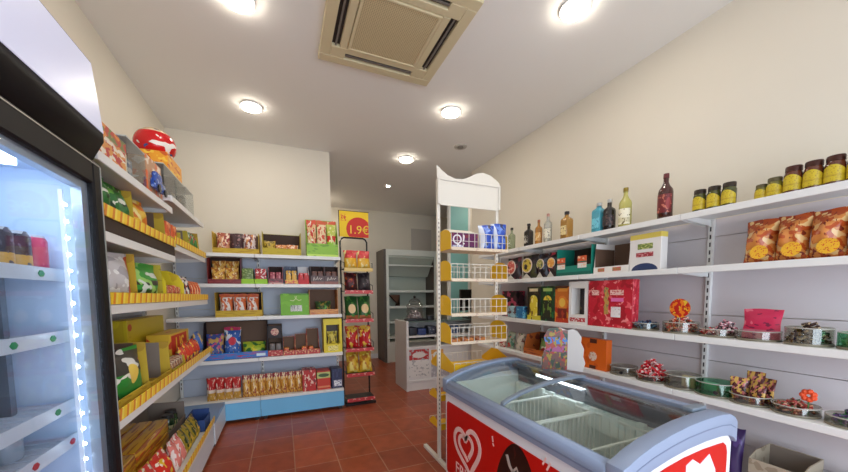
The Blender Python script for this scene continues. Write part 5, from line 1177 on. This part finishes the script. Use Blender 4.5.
heap(.595, 2.41, R3 + .0085, .068, .06, PR('pale_green_mix', c(150, 180, 140), [(c(206, 200, 170), (7, 7, 7), .54), (c(90, 130, 90), (8, 8, 8), .58)]), 'pale green and cream sweets in the dish at the right edge', 60, .016, 10)

# fourth shelf
o = tray('display_carton', .42, .22, .215, .06, .2, PR('orange_brown_carton', c(186, 100, 44), [(c(120, 50, 30), (3, 2, 3), .57)]), 'orange-brown open carton with a green pack behind the cardboard cut-out', 'R', 2.62, 2.345, R4, inner=dark_in, cut=.2)
bag('snack_bag', .20, .16, .08, PR('green_red_bag', c(110, 140, 70), [(c(214, 206, 190), (3, 2, 3), .57), (c(150, 40, 40), (3, 2, 3), .6)]), 'green and white bag inside the orange-brown carton on the fourth right shelf', 'R', 2.58, 2.37, R4 + .0055, seed=245, tilt=.25)
for k, (y, m) in enumerate(((3.28, PR('red_tall_bag', c(190, 60, 50), [(c(226, 200, 180), (3, 2, 4), .56)])), (3.12, PR('grey_green_bag', c(150, 160, 140), [(c(60, 110, 80), (3, 2, 4), .56), (c(200, 60, 50), (3, 2, 4), .62)])), (2.96, PR('pale_bag', c(206, 196, 180), [(c(60, 100, 70), (3, 2, 4), .57), (c(120, 60, 50), (3, 2, 4), .6)])))):
    bag('snack_bag', .13, .19, .07, m, ('red and cream bag', 'grey-green bag', 'pale bag with green marks')[k] + ' on the fourth right shelf, seen past the yellow tray stand', 'R', y, 2.36, R4, G1, seed=250 + k, tilt=.15)
ob = carton('cardboard_box', .275, .06, .25, PR('orange_box', c(222, 100, 20), [(c(206, 84, 16), (2, 2, 2), .6)]), 'plain orange box with a round pale sticker on the fourth right shelf', 'box', 'R', 1.985, 2.35, R4)
MB().lathe([(0, 0), (.038, 0), (.038, .002), (0, .002)], 22).build('round_sticker', PR('sticker_round', c(226, 206, 190), [(c(206, 130, 90), (4, 4, 4), .56)]), ob, loc=(.01, .0008, .105)).rotation_euler = (PI / 2, 0, 0)
MB().box(-.02, .045, -.0012, .001, .215, .2495).box(-.02, .04, -.0012, .001, .004, .03).build('dark_notch', M('notch_dark', c(80, 36, 20), .7), ob)
dish(1.75, .095, .06, 'empty glass dish with a round black tag, next to the orange box', R4, round_tag=True)
dish(1.535, .10, .045, 'glass dish heaped with red and white sweets on the fourth right shelf', R4)
heap(1.535, 2.425, R4 + .0085, .085, .13, redw, 'red and white twisted sweets heaped high in a dish on the fourth right shelf', 120, .02, 12, spike=.8)
dish(1.34, .10, .085, 'empty clear glass dish with a cream card between red sweets and green dish', R4)
packet('cream_card_box', .075, .03, .075, M('cream_card', c(190, 180, 140), .5), 'small cream card box standing in the clear glass dish', 'box', 'R', 1.30, 2.41, R4 + .0085)
dish(1.155, .10, .08, 'green tinted glass dish with a round black tag on the fourth right shelf', R4, dish_green, round_tag=True)
packet('green_card_box', .07, .03, .055, M('green_card', c(90, 176, 130), .5), 'green card box lying in the green tinted dish', 'box', 'R', 1.19, 2.44, R4 + .0085)
dish(.985, .09, .05, 'glass dish full of gold and maroon sweet packets on the fourth right shelf', R4)
gp = PR('gold_maroon_pack', c(92, 44, 46), [(c(206, 164, 80), (4, 2, 4), .5), (c(196, 110, 110), (6, 2, 6), .6), (c(50, 30, 34), (5, 2, 5), .62)], rough=.25)
for k, (dy, dx, rx, yw, hh, ll) in enumerate(((.045, .02, -.1, .3, .125, 'left leaning'), (.0, .055, -.1, -.1, .165, 'tallest'), (-.03, .0, -.15, -.3, .12, 'front'), (-.05, .05, -.1, -.5, .14, 'right leaning'))):
    o = bag_mesh(.085, hh, .025, 260 + k).build('sweet_packet', gp, smooth=60)
    o.location = (2.375 + dx, .985 + dy, R4 + .012); o.rotation_euler = (rx, 0, -PI / 2 + yw); tag(o, ll + ' gold and maroon sweet packet in the glass dish on the fourth right shelf', 'sweet packet', 'gold and maroon packets')
dish(.805, .09, .045, 'glass dish of red sweets with a small orange flower on the fourth right shelf', R4)
heap(.81, 2.415, R4 + .0085, .065, .05, PR('red_green_mix', c(170, 60, 56), [(c(70, 90, 56), (6, 6, 6), .55), (c(214, 160, 130), (8, 8, 8), .57)], rough=.3), 'red and green sweets lying in the dish near the orange flower', 60, .017, 13)
o = thing('orange_flower', 'small orange paper flower standing in the dish of red sweets', 'flower', (2.40, .755, R4 + .0085))
MB().tube([(0, 0, 0), (0, 0, .09)], .003, 6).build('stem', M('stem_green', c(60, 110, 50), .6), o)
fm = MB()
for k in range(7):
    a = 2 * PI * k / 7
    fm.ball((-.006, .020 * math.cos(a), .10 + .020 * math.sin(a)), .014, 8)
fm.build('petals', M('petal_orange', c(226, 80, 36), .5), o)
dish(.615, .085, .045, 'glass dish of purple and green sweets at the right edge of the fourth shelf', R4)
heap(.60, 2.41, R4 + .0085, .06, .07, PR('purple_green_mix', c(80, 50, 110), [(c(70, 150, 70), (5, 5, 5), .55), (c(40, 26, 60), (6, 6, 6), .58)], rough=.3), 'purple and green wrapped sweets in the dish at the right edge', 50, .02, 14)

# base deck at the lower right
DK = .24 + e
bag('candy_bag', .08, .385, .06, PR('dark_purple_bag', c(52, 34, 84), [(c(80, 60, 120), (3, 2, 3), .58)]), 'dark purple bag sticking up behind the freezer corner', 'R', 1.02, 2.33, DK, seed=270, tilt=.05, cat='bag')
creamb = PR('cream_carton', c(176, 164, 144), [(c(150, 136, 116), (5, 5, 5), .58)])
tray('cream_carton', .21, .22, .29, .25, .28, creamb, 'open cream carton on the low right deck behind the freezer corner', 'R', .84, 2.34, DK, cat='carton', inner=grey_in, cut=.3)
carton('cardboard_box', .17, .2, .24, creamb, 'smaller cream carton beside the dark purple bag on the low right deck', 'box', 'R', 1.21, 2.36, DK)
tray('cream_carton', .19, .22, .25, .18, .24, creamb, 'open cream carton of small sweets at the right edge of the low deck', 'R', .585, 2.34, DK, inner=grey_in)

# ------------------------------------------------------------------ back room
ct = thing('counter', 'white shop counter with open shelves and notices on its front', 'counter', (2.36, 4.72, 0))
CX0, CX1, CY0, CY1 = 1.61, 3.10, 4.46, 4.98
cw = M('counter_white', c(222, 218, 214), .45)
MB().box(CX0, CX0 + .035, CY0, CY1, 0, 1.02).build('side_panel', cw, ct, world=True)
MB().box(CX1 - .035, CX1, CY0, CY1, 0, 1.02).build('side_panel', cw, ct, world=True)
MB().box(CX0 + .0352, CX1 - .0352, CY0 + .02, CY0 + .04, 0, .12).build('plinth', cw, ct, world=True)
for z in (.125, .62, .78): MB().box(CX0 + .0352, CX1 - .0352, CY0 + .012, CY1, z, z + .025).build('shelf', cw, ct, world=True)
MB().box(CX0 + .0352, CX1 - .0352, CY0 + .03, CY0 + .045, .151, .619).build('front_panel', cw, ct, world=True)
MB().box(CX0 + .0352, CX1 - .0352, CY1 - .02, CY1 - .002, .806, .999).build('back_panel', cw, ct, world=True)
MB().box(CX0 + .0352, CX1 - .0352, CY0 + .012, CY1, 1.0, 1.02).build('glass_top', M('counter_glass', c(96, 110, 104), .1), ct, world=True)
nt_ = MB().box(CX0 + .05, CX0 + .36, CY0 + .026, CY0 + .0296, .20, .60)
nt_.build('notice', PR('notice_print', c(226, 222, 216), [(c(180, 178, 176), (5, 2, 9), .57)], [(.62, 1, c(186, 50, 50))], [(.5, .8, .34, .11, c(226, 214, 206))]), ct, world=True)
MB().box(CX0 + .40, CX0 + .60, CY0 + .026, CY0 + .0296, .42, .58).build('notice', PR('notice_orange', c(220, 160, 80), [], [], [(.5, .5, .36, .34, c(230, 226, 216)), (.5, .5, .18, .16, c(60, 50, 44))]), ct, world=True)
MB().box(CX0 + .40, CX0 + .70, CY0 + .026, CY0 + .0296, .17, .38).build('notice', PR('notice_grey', c(176, 172, 176), [(c(206, 202, 204), (4, 2, 4), .55)]), ct, world=True)
for k, (x, w, h, m, l) in enumerate(((1.74, .12, .12, M('dark_pack', c(40, 42, 52), .5), 'dark pack on the upper counter shelf, left end'), (1.88, .13, .10, M('blue_pack_p', c(44, 60, 110), .5), 'blue pack on the upper counter shelf'), (2.04, .12, .13, PR('navy_grey_pack', c(50, 54, 70), [(c(150, 150, 160), (3, 2, 3), .6)]), 'navy pack on the upper counter shelf beside the blue one'), (2.22, .14, .11, M('black_pack_p', c(34, 32, 36), .5), 'black pack on the upper counter shelf'), (2.42, .14, .12, PR('blue_grey_pack_c', c(60, 80, 120), [(c(190, 190, 196), (3, 2, 3), .6)]), 'grey-blue pack at the right of the upper counter shelf'))):
    packet('counter_pack', w, .18, h, m, l, 'pack', 'B', x, CY0 + .05, .8056)
CT = 1.0206
for k, (x, y, w, d, h, m, l) in enumerate(((1.80, CY0 + .06, .30, .16, .03, M('black_folder', c(30, 28, 34), .4), 'thin black folder lying on the counter below the glass jar'), (2.02, CY0 + .04, .10, .08, .075, M('dark_gadget', c(28, 28, 32), .35), 'small dark gadget on the counter beside the glass jar'))):
    packet('folder' if k == 0 else 'card_reader', w, d, h, m, l, 'folder' if k == 0 else 'card reader', 'B', x, y, CT)
o = thing('glass_jar', 'large clear ridged glass jar with dark knob lid on the counter', 'jar', (1.86, 4.76, CT))
ribbed = [(0, 0), (.11, 0), (.12, .01)] + [(.125 + .008 * math.sin(k * 1.3), .02 + .018 * k) for k in range(1, 12)] + [(.10, .25), (.085, .27)]
MB().lathe(ribbed, 24).build('body', glass('jar_glass', (.84, .82, .82, 1), .12, .08), o)
MB().lathe([(.0, .272), (.088, .271), (.09, .285), (.06, .31), (.02, .33), (0, .33)], 24).build('lid', glass('jar_lid', (.8, .78, .78, 1), .12, .08), o)
MB().ball((0, 0, .348), .022, 12).build('knob', M('knob_dark', c(40, 36, 34), .4), o)
heap(1, 1, 0, .09, .16, PR('clear_wrap_mix', c(190, 176, 176), [(c(226, 216, 216), (7, 7, 7), .55), (c(150, 120, 124), (8, 8, 8), .6)], rough=.3), 'pale wrapped sweets inside the ridged glass jar on the counter', 60, .025, 20).location = (1.86, 4.76, CT + .004)
mn = thing('monitor', 'black till monitor on the counter seen through the yellow tray stand', 'monitor', (2.80, 4.70, CT))
MB().box(-.19, .19, -.02, .02, .12, .46).build('screen_housing', black_plastic, mn, bevel=.006)
MB().box(-.175, .175, -.0215, -.0195, .135, .445).build('screen', M('screen_black', c(8, 8, 10), .15), mn)
MB().box(-.03, .03, -.012, .012, .012, .1205).build('stand_neck', black_plastic, mn)
MB().box(-.10, .10, -.08, .08, 0, .0125).build('stand_base', black_plastic, mn, bevel=.004)

cab = thing('wall_cabinet', 'tall open white cabinet with empty shelves in the rear room', 'cabinet', (2.52, 6.85, 0))
A0, A1, B0, B1, TZ = 1.98, 3.06, 6.58, 7.15, 2.33
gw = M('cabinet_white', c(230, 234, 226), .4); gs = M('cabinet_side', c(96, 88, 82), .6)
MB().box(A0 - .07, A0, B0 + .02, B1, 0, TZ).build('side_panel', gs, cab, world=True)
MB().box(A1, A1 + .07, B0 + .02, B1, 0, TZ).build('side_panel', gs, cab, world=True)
MB().box(A0 - .02, A0 + .03, B0, B0 + .0195, 0, TZ).build('front_edge', gw, cab, world=True)
MB().box(A1 - .03, A1 + .02, B0, B0 + .0195, 0, TZ).build('front_edge', gw, cab, world=True)
MB().box(A0 + .0305, A1 - .0305, B0, B1, TZ - .12, TZ).build('canopy', gw, cab, world=True)
MB().box(A0 + .0005, A1 - .0005, B1 - .03, B1, .5, TZ - .1205).build('back_panel', M('cabinet_back', c(196, 204, 192), .45), cab, world=True)
MB().prism([(B0 + .03, TZ - .1205), (B0 + .03, TZ - .16), (B1 - .20, 1.80), (B1 - .031, 1.80), (B1 - .031, TZ - .1205)], 'x', A0 + .0305, A1 - .0305).build('sloped_panel', M('cabinet_back', c(206, 212, 200), .45), cab, world=True)
MB().box(A0 + .0305, A1 - .0305, B0 + .06, B0 + .10, 2.0, 2.03).build('light_rail', gw, cab, world=True)
for z in (.50, .82, 1.14, 1.47): MB().box(A0 + .0005, A1 - .0005, B0 + .10, B1 - .031, z, z + .02).box(A0 + .0005, A1 - .0005, B0 + .098, B0 + .1045, z - .02, z + .03).build('shelf', gw, cab, world=True)
MB().box(A0 + .0305, A1 - .0305, B0 + .01, B1 - .031, 0, .42).build('base_panel', gw, cab, world=True)
o = MB().prism([(-.16, .24), (.06, .24), (.02, .02), (-.02, 0), (.06, 0)], 'y', 0, .10).build('paper_bag', M('brown_paper', c(100, 66, 46), .7)); o.location = (2.24, 6.75, 1.1606)
tag(o, 'brown paper bag tilted on a shelf of the rear white cabinet', 'paper bag')
d3 = struct('door_1', MB().box(2.915, 3.29, 5.60, 5.64, 0, 3.10), M('teal_door', c(138, 196, 196), .5))
struct('trim_3', MB().box(2.875, 2.914, 5.59, 5.66, 0, 3.10).box(3.291, 3.33, 5.59, 5.66, 0, 3.10).box(2.875, 3.33, 5.59, 5.66, 3.101, 3.14), white_plastic)
